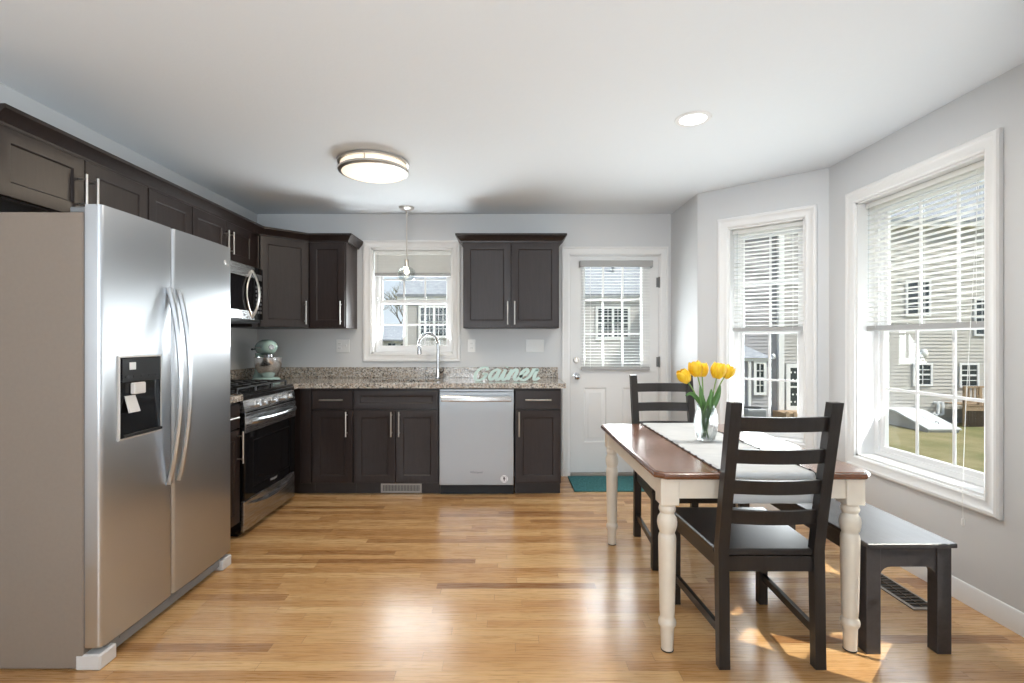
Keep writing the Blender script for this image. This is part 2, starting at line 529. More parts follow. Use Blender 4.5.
def lawn():
    t = NT('spring_lawn')
    n = t.noise(t.coord(), .55, 5, .6); n2 = t.noise(t.coord(), 30, 3)
    m = t.math('ADD', t.math('MULTIPLY', n, .75), t.math('MULTIPLY', n2, .25))
    t.set(Base_Color=t.ramp(m, [(.3, (.10,.125,.038)), (.46, (.20,.18,.075)), (.62, (.30,.255,.135))]), Roughness=1)
    t.bump(n2, .6, .05)
    return t.m
M['lawn'] = lawn()
M['bark'] = plain('bark', (.13,.105,.085), .9, noise=.3)
M['twig'] = plain('budding_twigs', (.17,.16,.10), .9, noise=.4)
M['deckwood'] = plain('deck_wood', (.36,.255,.16), .8, noise=.2)
M['concrete'] = plain('concrete', (.45,.44,.42), .9, noise=.08)
M['ac_grey'] = plain('ac_metal', (.30,.31,.32), .5, noise=.05)
M['bulkhead'] = plain('bulkhead_paint', (.60,.62,.62), .5, noise=.03)
M['stem'] = plain('tulip_stem', (.17,.31,.07), .5, noise=.1)
M['leaf'] = plain('tulip_leaf', (.085,.20,.045), .45, noise=.2, nscale=30)
t = NT('tulip_petal'); v = t.noise(t.coord((60,60,6)), 2, 3)
t.set(Base_Color=t.ramp(v, [(.3, (.80,.42,.006)), (.7, (.90,.60,.02))]), Roughness=.5); t.b.inputs['Subsurface Weight'].default_value = .0
M['petal'] = t.m

# ------------------------------------------------------------------ room shell
XL, YB, H = -2.315, 4.65, 2.435
XR = 2.2
A = Vector((1.535, 4.01)); B = Vector((XR, 3.405)); B2 = Vector((XR, 2.02)); A2 = Vector((1.535, 1.415))
YR = -3.5
TH = .17

def wall(name, p0, p1, openings=(), label='', ext0=0, ext1=0, z1=H+.1):
    """interior face runs p0 -> p1 with the outside on its left"""
    d = (Vector(p1) - Vector(p0)); L = d.length; ang = math.atan2(d.y, d.x)
    mb = MB(); x = -ext0
    for (a, b, z0, zz) in sorted(openings):
        mb.box((x, 0, 0), (a, TH, z1))
        if z0 > 0: mb.box((a, 0, 0), (b, TH, z0))
        mb.box((a, 0, zz), (b, TH, z1))
        x = b
    mb.box((x, 0, 0), (L+ext1, TH, z1))
    o = obj(name, mb, M['wall'], loc=(p0[0], p0[1], 0))
    o.rotation_euler = (0, 0, ang)
    return tag(o, label, 'wall', kind='structure')

poly = [(XL, YR), (XL, YB), (A.x, YB), tuple(A), tuple(B), tuple(B2), tuple(A2), (A.x, YR)]
def grow(p):
    return p
outer = [(XL-TH, YR-TH), (XL-TH, YB+TH), (A.x+.0, YB+TH), (A.x+.02, A.y+.1), (B.x+.07, B.y+.07), (B2.x+.07, B2.y-.07), (A2.x+.05, A2.y-.05), (A.x+TH, YR-TH)]
mb = MB().prism(outer[::-1], -.12, 0.0)
tag(obj('floor', mb, M['oak']), 'honey oak strip hardwood floor running across the kitchen', 'floor', kind='structure')
mb = MB().prism(outer[::-1], H, H+.12)
tag(obj('ceiling', mb, M['ceiling']), 'white textured flat ceiling over the kitchen and bay', 'ceiling', kind='structure')

# openings in local coordinates of each wall
SW = (-1.252-XL, -.499-XL, 1.138, 2.115)           # sink window
DR = (.588-XL, 1.435-XL, 0.0, 2.06)                # back door
wall('wall_back', (XL, YB), (A.x, YB), [SW, DR], 'pale grey back wall with the sink window and white door', .17, .17)
wall('wall_left', (XL, YR), (XL, YB), [], 'pale grey wall on the left behind the refrigerator and range', .17, .17)
wall('wall_return', (A.x, YB), tuple(A), [], 'short pale grey wall stub between door and bay', 0, 0)
W2 = (.238, .754, .535, 2.12)
W1 = (.265, 1.117, .535, 2.12)
wall('wall_bay_far', tuple(A), tuple(B), [W2], 'angled pale grey bay wall holding the narrow window')
wall('wall_right', tuple(B), tuple(B2), [W1], 'pale grey bay wall on the right with the large window')
wall('wall_bay_near', tuple(B2), tuple(A2), [(.15,.666,.535,2.12)], 'angled pale grey bay wall nearest the camera, outside the frame')
wall('wall_side', tuple(A2), (A.x, YR), [], 'pale grey side wall beyond the bay, outside the frame', 0, .17)
wall('wall_rear', (A.x, YR), (XL, YR), [], 'pale grey rear wall behind the camera')

CASING = [(0,0), (0,-.012), (.010,-.016), (.018,-.013), (.045,-.015), (.056,-.022), (.066,-.022), (.075,-.020), (.075,0)]
CASING = [(0,.002), (0,-.012), (.010,-.017), (.020,-.013), (.045,-.016), (.055,-.024), (.068,-.024), (.076,-.018), (.076,0.002)]

def window(name, label, origin, ang, op, cols, rows, ext=None):
    x0, x1, z0, z1 = op
    w = thing(name, label, 'window', (origin[0], origin[1], 0), ang, kind='structure')
    mb = MB().ring_frame(x0, x1, z0, z1, CASING)
    obj('window_casing', mb, M['trim'], w)
    D0 = .105
    mb = MB()
    mb.box((x0-.002, 0, z0-.002), (x0+.012, D0+.06, z1)); mb.box((x1-.012, 0, z0-.002), (x1+.002, D0+.06, z1))
    mb.box((x0, 0, z1-.012), (x1, D0+.06, z1+.002)); mb.box((x0, 0, z0-.002), (x1, D0+.06, z0+.012))
    obj('window_jamb', mb, M['trim'], w)
    a0, a1, b0, b1 = x0+.012, x1-.012, z0+.012, z1-.012
    fr = MB().ring_frame(a0+.032, a1-.032, b0+.034, b1-.032, [(.032, D0), (.0, D0), (0, D0+.012), (-.008, D0+.014), (-.008, D0+.06), (.032, D0+.06)])
    obj('window_frame', fr, M['vinyl'], w)
    i0, i1 = a0+.026, a1-.026
    mid = (b0+b1)/2
    for nm, lo, hi, yy in (('lower_sash', b0+.028, mid+.018, D0+.014), ('upper_sash', mid-.018, b1-.026, D0+.036)):
        st = .034
        s = MB().ring_frame(i0+st, i1-st, lo+st, hi-st, [(st, yy), (.004, yy), (0, yy+.005), (0, yy+.02), (st, yy+.02)])
        gx0, gx1, gz0, gz1 = i0+st, i1-st, lo+st, hi-st
        so = obj(nm, s, M['vinyl'], w)
        g = MB()
        for k in range(1, cols):
            xx = gx0 + (gx1-gx0)*k/cols
            g.box((xx-.008, yy+.006, gz0-.002), (xx+.008, yy+.014, gz1+.002))
        for k in range(1, rows):
            zz = gz0 + (gz1-gz0)*k/rows
            g.box((gx0-.002, yy+.0055, zz-.008), (gx1+.002, yy+.0145, zz+.008))
        obj('muntin_grid', g, M['vinyl'], so)
        p = MB().box((gx0-.004, yy+.0085, gz0-.004), (gx1+.004, yy+.0115, gz1+.004))
        obj('pane', p, M['pane'], so)
    return w

def ang_of(p0, p1):
    d = Vector(p1) - Vector(p0); return math.atan2(d.y, d.x)
window('window_1', 'white double-hung window over the kitchen sink', (XL, YB), 0, SW, 3, 2)
window('window_2', 'narrow white double-hung window in the angled bay wall, behind the tulips', A, ang_of(A, B), W2, 2, 2)
window('window_3', 'large white double-hung window above the bench on the right wall', B, ang_of(B, B2), W1, 3, 2)
window('window_4', 'white bay window nearest the camera, outside the frame', B2, ang_of(B2, A2), (.15,.666,.535,2.12), 2, 2)

def blind(label, origin, ang, x0, x1, zt, zb, pitch, tilt, yc, sw=.026, wand=True, group='white mini blinds', cord=0, face_gap=0):
    """inside-mounted mini blind; yc = depth of the slats behind the wall face"""
    b = thing('window_blind', label, 'blind', (origin[0], origin[1], 0), ang, group)
    obj('headrail', MB().box((x0, yc-.016, zt-.032), (x1, yc+.016, zt), .003), M['blind'], b)
    s = MB(); z = zt-.045
    n = 0
    while z > zb+.03:
        c, sn = math.cos(tilt), math.sin(tilt)
        pts = []
        for u in (-1, -.33, .33, 1):
            dy = u*sw/2; crown = .0022*(1-u*u)
            pts.append((yc + dy*c - crown*sn, z + dy*sn + crown*c))
        th = .0009
        ring = [(p[0]-sn*th, p[1]+c*th) for p in pts] + [(p[0]+sn*th, p[1]-c*th) for p in pts[::-1]]
        s.prism_x(ring, x0+.004, x1-.004)
        z -= pitch; n += 1
    obj('slats', s, M['blind'], b)
    obj('bottom_rail', MB().box((x0+.002, yc-.013, zb), (x1-.002, yc+.013, zb+.032), .004), M['blindrail'], b)
    for f in (.14, .86) if (x1-x0) < .7 else (.1, .5, .9):
        xx = x0+(x1-x0)*f
        l = MB()
        for dy in (-.0135, .0135):
            l.tube([(xx, yc+dy, zb+.02), (xx, yc+dy, zt-.03)], .0009, 5)
        obj('ladder_cord', l, M['blind'], b)
    if wand:
        xx = x0+.035
        zl = zb+.02+(zt-zb)*.22 if zt-zb > .5 else zt-.5
        obj('tilt_wand', MB().tube([(xx, yc-.02, zt-.02), (xx, yc-.024, zl)], .0035, 6), M['glass'], b)
    if cord:
        xx = x1-.06
        cm = MB()
        cm.tube([(xx, yc-.018, zt-.025), (xx+.004, -.028, .95), (xx-.006, -.034, .55), (xx-.004, -.034, cord+.03)], .0013, 5)
        cm.lathe([(.002,0),(.006,-.005),(.007,-.03),(.004,-.038)], 8, (xx-.004, -.034, cord+.034))
        obj('pull_cord', cm, M['blind'], b)
    return b
blind('white mini blind half lowered in the narrow bay window', A, ang_of(A, B), W2[0]+.018, W2[1]-.018, 2.106, 1.325, .03, R(-12), .06)
blind('white mini blind half lowered in the large window above the bench', B, ang_of(B, B2), W1[0]+.018, W1[1]-.018, 2.106, 1.315, .03, R(-12), .06, cord=.38)
blind('white mini blind raised to the top of the sink window', (XL, YB), 0, SW[0]+.018, SW[1]-.018, 2.101, 1.862, .0145, R(60), .05)
blind('white mini blind half lowered in the bay window outside the frame', B2, ang_of(B2, A2), .168, .648, 2.106, 1.325, .03, R(-12), .06, wand=False)

# baseboards
def baseboard(name, p0, p1, label, a=0.0, b=None):
    d = Vector(p1)-Vector(p0); L = d.length
    prof = [(0,0), (-.014,0), (-.014,.07), (-.010,.078), (-.010,.086), (-.005,.095), (0,.097)]
    mb = MB().prism_x(prof, a, L if b is None else b)
    o = obj(name, mb, M['trim'], loc=(p0[0], p0[1], 0)); o.rotation_euler = (0,0,math.atan2(d.y, d.x))
    return tag(o, label, 'baseboard', kind='structure')
baseboard('baseboard_right', B, B2, 'white baseboard under the large window')
baseboard('baseboard_bay', A, B, 'white baseboard under the narrow bay window')
baseboard('baseboard_return', (A.x, YB), A, 'white baseboard on the short wall beside the door')
baseboard('baseboard_bay_near', B2, A2, 'white baseboard of the near bay wall, outside the frame')
baseboard('baseboard_back', (XL, YB), (A.x, YB), 'white baseboard stub between door casing and wall corner', 1.513-XL, None)

# ------------------------------------------------------------------ back door
dr = thing('door_1', 'white back door with a half lite and two lower panels', 'door', (0, YB, 0), 0, kind='structure')
dx0, dx1 = .600, 1.423
cs = MB()
cprof = [(0,-.004), (0,-.012), (.012,-.018), (.05,-.015), (.058,-.022), (.07,-.018), (.07,-.001)]
# casing: three sides
def casing_u(mb, x0, x1, z1, prof):
    loops = [[(x0-o, y, 0.0), (x0-o, y, z1+o), (x1+o, y, z1+o), (x1+o, y, 0.0)] for (o, y) in prof]
    m = len(prof); vs = [p for l in loops for p in l]; fs = []
    for i in range(m):
        j = (i+1) % m
        for k in range(3):
            fs.append((i*4+k, i*4+k+1, j*4+k+1, j*4+k))
    fs.append(tuple(i*4 for i in range(m))); fs.append(tuple(i*4+3 for i in range(m)))
    mb.add(vs, fs)
casing_u(cs, .588, 1.435, 2.06, cprof)
obj('door_casing', cs, M['trim'], dr)
jm = MB()
jm.box((.586,-.004,0), (.598,.16,2.062)); jm.box((1.425,-.004,0), (1.437,.16,2.062)); jm.box((.588,-.004,2.048), (1.435,.16,2.062))
obj('door_jamb', jm, M['trim'], dr)
# slab with lite opening: front face at y=.006, back y=.05
lx0, lx1, lz0, lz1 = .725, 1.272, 1.0, 1.965
sl = MB()
yf, yk = .008, .052
zb_, zt_ = .03, 2.045
sl.box((dx0+.001, yf, zb_), (lx0, yk, zt_)); sl.box((lx1, yf, zb_), (dx1, yk, zt_))
sl.box((lx0, yf, lz1), (lx1, yk, zt_))
# lower field with two moulded panels
panels = [(.72, .935, .31, .82), (1.085, 1.30, .31, .82)]
def field(mb, x0, x1, z0, z1, holes, yf, yk):
    xs = sorted({x0, x1, *[h[0] for h in holes], *[h[1] for h in holes]})
    zs = sorted({z0, z1, *[h[2] for h in holes], *[h[3] for h in holes]})
    for i in range(len(xs)-1):
        for j in range(len(zs)-1):
            cx, cz = (xs[i]+xs[i+1])/2, (zs[j]+zs[j+1])/2
            if any(h[0] < cx < h[1] and h[2] < cz < h[3] for h in holes): continue
            mb.add([(xs[i], yf, zs[j]), (xs[i+1], yf, zs[j]), (xs[i+1], yf, zs[j+1]), (xs[i], yf, zs[j+1])], [(0,1,2,3)])
    for h in holes:
        rings = []
        for (o, dy) in ((0,0), (.012,.009), (.03,.009), (.042,.002), (.05,.002)):
            rings.append([(h[0]+o, yf+dy, h[2]+o), (h[1]-o, yf+dy, h[2]+o), (h[1]-o, yf+dy, h[3]-o), (h[0]+o, yf+dy, h[3]-o)])
        mb.loft(rings, cap=False)
        mb.add(rings[-1], [(0,1,2,3)])
field(sl, lx0, lx1, zb_, lz0, [], yf+.03, yk)
field(sl, lx0-.0, lx1+.0, zb_, lz0, [(max(p[0],lx0), min(p[1],lx1), p[2], p[3]) for p in panels], yf, yk)
sl.box((lx0, yf+.028, zb_), (lx1, yk, lz0))
obj('door_slab', sl, M['doorpaint'], dr)
lf = MB().ring_frame(lx0+.012, lx1-.012, lz0+.012, lz1-.012, [(.028,yf), (.028,yf-.008), (.012,yf-.012), (0,yf-.004), (0,yf+.03), (.01,yf+.03)])
lfo = obj('lite_frame', lf, M['doorpaint'], dr)
g = MB()
for k in (1,2):
    xx = lx0+(lx1-lx0)*k/3; g.box((xx-.009, yf+.010, lz0), (xx+.009, yf+.022, lz1))
    zz = lz0+(lz1-lz0)*k/3; g.box((lx0, yf+.009, zz-.009), (lx1, yf+.023, zz+.009))
obj('muntin_grid', g, M['vinyl'], lfo)
obj('pane', MB().box((lx0+.005, yf+.024, lz0+.005), (lx1-.005, yf+.028, lz1-.005)), M['pane'], lfo)
kx = .655
kn = obj('door_knob', MB().lathe([(.032,0),(.032,-.006),(.014,-.010),(.012,-.035),(.022,-.042),(.029,-.055),(.027,-.068),(.016,-.074),(.001,-.075)], 20, (kx, yf, .928), 'y'), M['chrome'], dr)
db = obj('deadbolt', MB().lathe([(.030,0),(.030,-.008),(.024,-.016),(.020,-.016),(.019,-.012),(.001,-.012)], 20, (kx, yf, 1.078), 'y'), M['satin'], dr)
obj('thumb_turn', MB().box((kx-.004, yf-.03, 1.063), (kx+.004, yf-.011, 1.093), .002), M['satin'], db)
for zz in (1.80, 1.06, .25):
    h = MB(); h.lathe([(.007,-.05),(.008,-.045),(.008,.045),(.007,.05)], 10, (1.424, -.004, zz)); h.box((1.400, .004, zz-.045), (1.424, .009, zz+.045))
    obj('hinge', h, M['hinge'], dr)
obj('threshold', MB().box((.598, -.02, 0), (1.425, .15, .026), .006), M['vent_metal'], dr)
# blind mounted on the door
bl = blind('white mini blind lowered over the glass of the back door', (0, YB), 0, .69, 1.33, 1.985, .985, .027, R(3), -.028, sw=.015, wand=True)
obj('valance', MB().box((.680, -.060, 1.935), (1.352, -.046, 1.995), .004), M['blindrail'], bl)
for xa in (.680, 1.344): obj('valance_return', MB().box((xa, -.046, 1.935), (xa+.008, yf-.001, 1.995)), M['blindrail'], bl)

# ------------------------------------------------------------------ cabinets
def shaker(x0, x1, z0, z1, y=0.0, t=.02, rail=.058):
    """door leaf, back at y, front at y - t"""
    mb = MB(); f = y-t
    rail = min(rail, (z1-z0)*.32, (x1-x0)*.32)
    def rect(o, yy): return [(x0+o, yy, z0+o), (x1-o, yy, z0+o), (x1-o, yy, z1-o), (x0+o, yy, z1-o)]
    rings = [rect(0, y), rect(0, f+.002), rect(.002, f), rect(rail, f), rect(rail+.002, f+.001), rect(rail+.007, f+.008), rect(rail+.012, f+.0085)]
    mb.loft(rings)
    return mb

def bar_handle(cx, cz, L, y, vertical=True, out=.034, r=.006):
    mb = MB()
    if vertical:
        mb.tube([(cx, y-out, cz-L/2), (cx, y-out, cz+L/2)], r, 10)
        for s in (-1, 1): mb.tube([(cx, y, cz+s*L*.36), (cx, y-out, cz+s*L*.36)], r*.75, 8)
    else:
        mb.tube([(cx-L/2, y-out, cz), (cx+L/2, y-out, cz)], r, 10)
        for s in (-1, 1): mb.tube([(cx+s*L*.36, y, cz), (cx+s*L*.36, y-out, cz)], r*.75, 8)
    return mb

CROWN = [(0,0), (.020,0), (.022,.012), (.028,.018), (.052,.048), (.062,.054), (.062,.070), (0,.070)]
def crown_seg(pts, z0):
    """pts = world path points; profile grows to the right of the path; returns MB in world coords"""
    mb = MB(); n = len(pts)
    P = [Vector(p) for p in pts]
    rings = []
    for i in range(n):
        d0 = (P[i]-P[i-1]).normalized() if i > 0 else None
        d1 = (P[i+1]-P[i]).normalized() if i < n-1 else None
        if d0 is None: d0 = d1
        if d1 is None: d1 = d0
        n0 = Vector((d0.y, -d0.x)); n1 = Vector((d1.y, -d1.x))
        m = (n0+n1).normalized(); k = 1/max(.3, m.dot(n0))
        rings.append([(P[i].x+m.x*o*k, P[i].y+m.y*o*k, z0+z) for (o, z) in CROWN])
    mb.loft(rings)
    return mb
def crown_cut(prev, path, nxt, z0):
    """crown over path, mitred against the neighbouring path points"""
    pts = ([prev] if prev else []) + path + ([nxt] if nxt else [])
    full = crown_seg(pts, z0)
    k = len(CROWN); a = 1 if prev else 0; b = a+len(path)
    rings = [full.v[i*k:(i+1)*k] for i in range(len(pts))][a:b]
    return MB().loft(rings)

def local_of(root):
    return (Matrix.Translation(root.location) @ Matrix.Rotation(root.rotation_euler.z, 4, 'Z')).inverted()

def cabinet(name, label, loc, rz, w, h, d, doors=(), drawers=(), toe=0.0, group=None, panels=(), handle_len=.2, rail=.058, open_top=False):
    """local frame: x across, y into the wall (carcass front y=0), z up from loc"""
    c = thing(name, label, 'cabinet', loc, rz, group)
    mb = MB()
    if open_top:
        mb.box((.0005, 0, toe), (.018, d, h)).box((w-.018, 0, toe), (w-.0005, d, h)).box((.018, 0, toe), (w-.018, d, toe+.018))
        mb.box((.018, d-.006, toe), (w-.018, d, h)).box((.018, 0, h-.05), (w-.018, .018, h)).box((.018, 0, .685), (w-.018, .018, .715)).box((w/2-.03, 0, toe), (w/2+.03, .018, .69))
    else:
        mb.box((.0005, 0, toe), (w-.0005, d, h), .001)
    obj('carcass', mb, M['espresso'], c)
    if toe:
        obj('toe_kick', MB().box((.0005, .062, 0), (w-.0005, .075, toe)), M['toe'], c)
    for (x0, x1, z0, z1, hx, hz) in doors:
        dd = obj('door', shaker(x0, x1, z0, z1, -.001, rail=rail), M['espresso'], c)
        if hx is not None:
            obj('handle', bar_handle(hx, hz, handle_len, -.021), M['satin'], dd)
    for (x0, x1, z0, z1, hx, hl) in drawers:
        dd = obj('drawer', shaker(x0, x1, z0, z1, -.001, rail=.045) if hl == 0 or (z1-z0) > .2 else MB().box((x0, -.021, z0), (x1, -.001, z1), .003), M['espresso'], c)
        if hx is not None and hl:
            obj('handle', bar_handle(hx, (z0+z1)/2, hl, -.021, False), M['satin'], dd)
    return c

CF = XL+.31            # carcass front of the left wall uppers
CB = YB-.32            # carcass front of the back wall uppers
ZU0, ZU1, ZC = 1.366, 2.125, 2.105
P = [(CF, 1.94), (CF, 2.775), (CF, 3.165), (CF, 4.04), (-1.705, CB), (-1.383, CB), (-1.383, YB-.002)]
lw = PI/2
G_UP = 'espresso upper cabinets'
G_LO = 'espresso base cabinets'
# over the fridge
c = cabinet('wall_cabinet', 'short dark two-door wall cabinet above the refrigerator', (CF, 1.94, 1.82), lw, .834, .305, .309,
            doors=[(.004, .415, .008, .285, .385, .128), (.419, .830, .008, .285, .449, .128)], group=G_UP, handle_len=.16)
obj('crown_molding', crown_cut(None, P[0:2], P[2], ZC).xf(local_of(c)), M['espresso'], c)
# between fridge and microwave
c = cabinet('wall_cabinet', 'narrow dark single-door wall cabinet behind the top of the refrigerator', (CF, 2.775, ZU0), lw, .389, ZU1-ZU0, .309,
            doors=[(.004, .385, .008, .738, None, 0)], group=G_UP)
obj('crown_molding', crown_cut(P[0], P[1:3], P[3], ZC).xf(local_of(c)), M['espresso'], c)
# above microwave
c = cabinet('wall_cabinet', 'short dark two-door wall cabinet above the microwave', (CF, 3.165, 1.82), lw, .775, .305, .309,
            doors=[(.004, .385, .008, .285, .355, .135), (.389, .771, .008, .285, .419, .135)], group=G_UP, handle_len=.16)
obj('crown_molding', crown_cut(P[1], [P[2], (CF, 3.94)], P[3], ZC).xf(local_of(c)), M['espresso'], c)
# diagonal corner cabinet
c = thing('corner_wall_cabinet', 'dark diagonal-front wall cabinet in the kitchen corner above the mixer', 'cabinet', (CF, 3.941, ZU0), 0, G_UP)
Lc = local_of(c)
foot = [(CF, 3.941), (CF, 4.04), (-1.706, CB), (-1.706, YB-.002), (XL+.002, YB-.002), (XL+.002, 3.941)]
mb = MB().prism(foot, ZU0, ZU1).xf(Lc); obj('carcass', mb, M['espresso'], c)
dv = Vector((-1.706-CF, CB-4.04)); dl = dv.length; da = math.atan2(dv.y, dv.x)
Md = Matrix.Translation((CF, 4.04, ZU0)) @ Matrix.Rotation(da, 4, 'Z')
dd = obj('door', shaker(.012, dl-.012, .008, .738, -.001).xf(Lc @ Md), M['espresso'], c)
obj('handle', bar_handle(dl-.048, .13, .2, -.021).xf(Lc @ Md), M['satin'], dd)
obj('crown_molding', crown_cut(P[2], [(CF, 3.94), P[3], P[4]], P[5], ZC).xf(Lc), M['espresso'], c)
# single door on the back wall
c = cabinet('wall_cabinet', 'narrow dark single-door wall cabinet left of the sink window', (-1.705, CB, ZU0), 0, .322, ZU1-ZU0, .318,
            doors=[(.012, .314, .008, .738, .286, .13)], group=G_UP)
obj('crown_molding', crown_cut(P[3], P[4:7], None, ZC).xf(local_of(c)), M['espresso'], c)
# double door right of the window
c = cabinet('wall_cabinet', 'dark two-door wall cabinet between the sink window and the back door', (-.372, CB, ZU0), 0, .832, ZU1-ZU0, .318,
            doors=[(.004, .414, .008, .738, .386, .13), (.418, .828, .008, .738, .446, .13)], group=G_UP)
obj('crown_molding', crown_cut(None, [(-.372, YB-.002), (-.372, CB), (.460, CB), (.460, YB-.002)], None, ZC).xf(local_of(c)), M['espresso'], c)

# base cabinets: carcass front
BF = 4.06
ZB = .872
DRW = (.704, .858)
def dz(): return (.108, .694)
c = cabinet('base_cabinet', 'dark base cabinet with drawer over door, left of the range', (-1.705, 2.812, 0), lw, .358, ZB, .608,
            doors=[(.006, .352, .108, .694, .325, .585)], drawers=[(.006, .352, .704, .858, .179, .2)], toe=.1, group=G_LO)
c = cabinet('base_cabinet', 'dark blank-fronted corner base cabinet between the range and the first drawer', (XL+.002, BF, 0), 0, -1.570-XL-.002, ZB, .588,
            toe=.1, group=G_LO)
obj('filler_panel', MB().box((-1.668-XL, -.016, .1), (-1.583-XL, -.001, .866), .003), M['espresso'], c)
c = cabinet('base_cabinet', 'dark base cabinet with drawer over one door, left of the sink base', (-1.570, BF, 0), 0, .335, ZB, .588,
            doors=[(.006, .329, .108, .694, .285, .585)], drawers=[(.006, .329, .704, .858, .167, .19)], toe=.1, group=G_LO)
c = cabinet('base_cabinet', 'dark sink base cabinet with two doors and a false drawer front', (-1.235, BF, 0), 0, .692, ZB, .588,
            doors=[(.006, .341, .108, .694, .312, .585), (.346, .686, .108, .694, .375, .585)], drawers=[(.006, .686, .704, .858, None, 0)], toe=.1, group=G_LO, open_top=True)
c = cabinet('base_cabinet', 'dark base cabinet with drawer over door, right of the dishwasher', (.072, BF, 0), 0, .374, ZB, .588,
            doors=[(.006, .368, .108, .694, .034, .585)], drawers=[(.006, .368, .704, .858, .187, .21)], toe=.1, group=G_LO)

# ------------------------------------------------------------------ countertops
CT0, CT1 = .874, .914
ct = thing('countertop', 'speckled beige granite countertop along the back wall with sink cutout', 'countertop', (0, BF, CT0))
Lc = local_of(ct)
cf = 4.014; cr = -1.672
hx0, hx1, hy0, hy1 = -1.205, -.575, 4.105, 4.47
mb = MB()
# slab split around the sink hole
mb.box((cr+.0, cf, CT0), (hx0, YB-.002, CT1), .0); mb.box((hx1, cf, CT0), (.482, YB-.002, CT1), .0)
mb.box((hx0, cf, CT0), (hx1, hy0, CT1)); mb.box((hx0, hy1, CT0), (hx1, YB-.002, CT1))
mb.box((XL+.002, 3.945, CT0), (cr, YB-.002, CT1))
obj('slab', mb.xf(Lc), M['granite'], ct)
mb = MB().box((XL+.022, YB-.022, CT1), (.482, YB-.002, 1.012), .002).box((XL+.002, 3.945, CT1), (XL+.022, YB-.002, 1.012), .002)
obj('backsplash', mb.xf(Lc), M['granite'], ct)
ct2 = thing('countertop', 'short granite countertop between the refrigerator and the range', 'countertop', (-1.705, 2.812, CT0))
Lc = local_of(ct2)
obj('slab', MB().box((XL+.002, 2.812, CT0), (-1.665, 3.170, CT1), .003).xf(Lc), M['granite'], ct2)
obj('backsplash', MB().box((XL+.002, 2.812, CT1), (XL+.022, 3.170, 1.012), .002).xf(Lc), M['granite'], ct2)

# sink (undermount)
sk = thing('sink', 'stainless undermount sink set in the granite below the window', 'sink', ((hx0+hx1)/2, (hy0+hy1)/2, CT0))
hw, hd = (hx1-hx0)/2, (hy1-hy0)/2
def rrect(hw, hd, r, z, n=5):
    out = []
    for (cx, cy, a0) in ((hw-r, hd-r, 0), (-hw+r, hd-r, 90), (-hw+r, -hd+r, 180), (hw-r, -hd+r, 270)):
        for k in range(n+1):
            a = R(a0+90*k/n); out.append((cx+r*math.cos(a), cy+r*math.sin(a), z))
    return out
rings = [rrect(hw-.001, hd-.001, .05, -.001), rrect(hw-.006, hd-.006, .05, -.002), rrect(hw-.01, hd-.01, .06, -.16), rrect(hw-.04, hd-.04, .06, -.185), rrect(.05, .05, .045, -.19)]
mb = MB().loft(rings, cap=False); mb.add(rings[-1], [tuple(range(len(rings[-1])))])
obj('basin', mb, M['steel'], sk)
obj('drain', MB().lathe([(.045,-.189),(.04,-.186),(.03,-.188),(.001,-.188)], 20), M['chrome'], sk)

# faucet
fx, fy = -.614, 4.515
fc = thing('faucet', 'chrome gooseneck kitchen faucet at the right of the sink', 'faucet', (fx, fy, CT1+.0005))
obj('base', MB().lathe([(.027,0),(.027,.006),(.021,.012),(.018,.05),(.017,.075),(.0165,.10)], 20), M['chrome'], fc)
dirx = Vector((-.80, -.60))
arc = []
rr = .095
for k in range(0, 13):
    a = PI*(1.0 - k/12*1.06)
    arc.append((rr+rr*math.cos(a), .31+rr*math.sin(a)))
path = [(0,0,.09), (0,0,.2)] + [(dirx.x*u, dirx.y*u, z) for (u, z) in arc]
obj('spout', MB().tube(path, .0135, 14), M['chrome'], fc)
u, z = arc[-1]; u2, z2 = arc[-2]
tv = Vector((dirx.x*(u-u2), dirx.y*(u-u2), z-z2)).normalized()
e0 = Vector((dirx.x*u, dirx.y*u, z))
obj('spray_head', MB().tube([e0-tv*.005, e0+tv*.02, e0+tv*.065, e0+tv*.07], [.015,.018,.0205,.016], 14), M['chrome'], fc)
obj('lever', MB().tube([(.014,0,.055), (.035,-.01,.058), (.05,-.02,.07), (.06,-.03,.105)], [.013,.011,.007,.005], 10), M['chrome'], fc)

# ------------------------------------------------------------------ dishwasher
dw = thing('dishwasher', 'stainless dishwasher with a bar handle under the granite counter', 'dishwasher', (-.541, BF, 0))
ww = .606
obj('tub_body', MB().box((.002, .0, .1), (ww-.002, .57, .868)), M['black_plastic'], dw)
pts = [(-.001, .868-.0), (-.026, .862), (-.03, .84)]
obj('door_panel', MB().box((.003, -.032, .093), (ww-.003, -.001, .845), .004).box((.003, -.026, .845), (ww-.003, -.001, .866), .003), M['steel_v'], dw)
hb = MB()
n = 16; ringsA = []
for k in range(n+1):
    f = k/n; x = .022+f*(ww-.044); bow = .030+.020*math.sin(PI*f)
    zc = .792
    ringsA.append([(x, -.032-bow, zc-.022), (x, -.032-bow-.006, zc-.014), (x, -.032-bow-.006, zc+.014), (x, -.032-bow, zc+.022), (x, -.032-bow+.010, zc+.022), (x, -.032-bow+.010, zc-.022)])
hb.loft(ringsA)
for x in (.022, ww-.04): hb.box((x, -.064, .778), (x+.018, -.03, .806), .003)
obj('handle', hb, M['steel'], dw)
obj('kick_plate', MB().box((.003, .045, 0.0), (ww-.003, .06, .098)).box((.003, .02, .085), (ww-.003, .05, .1)), M['black_plastic'], dw)
stk = obj('round_sticker', MB().lathe([(.030,0),(.030,-.0012),(.001,-.0012)], 28, (.527, -.0325, .143), 'y'), M['sticker'], dw, label='round white sticker with a dark arrow mark')
mb = MB()
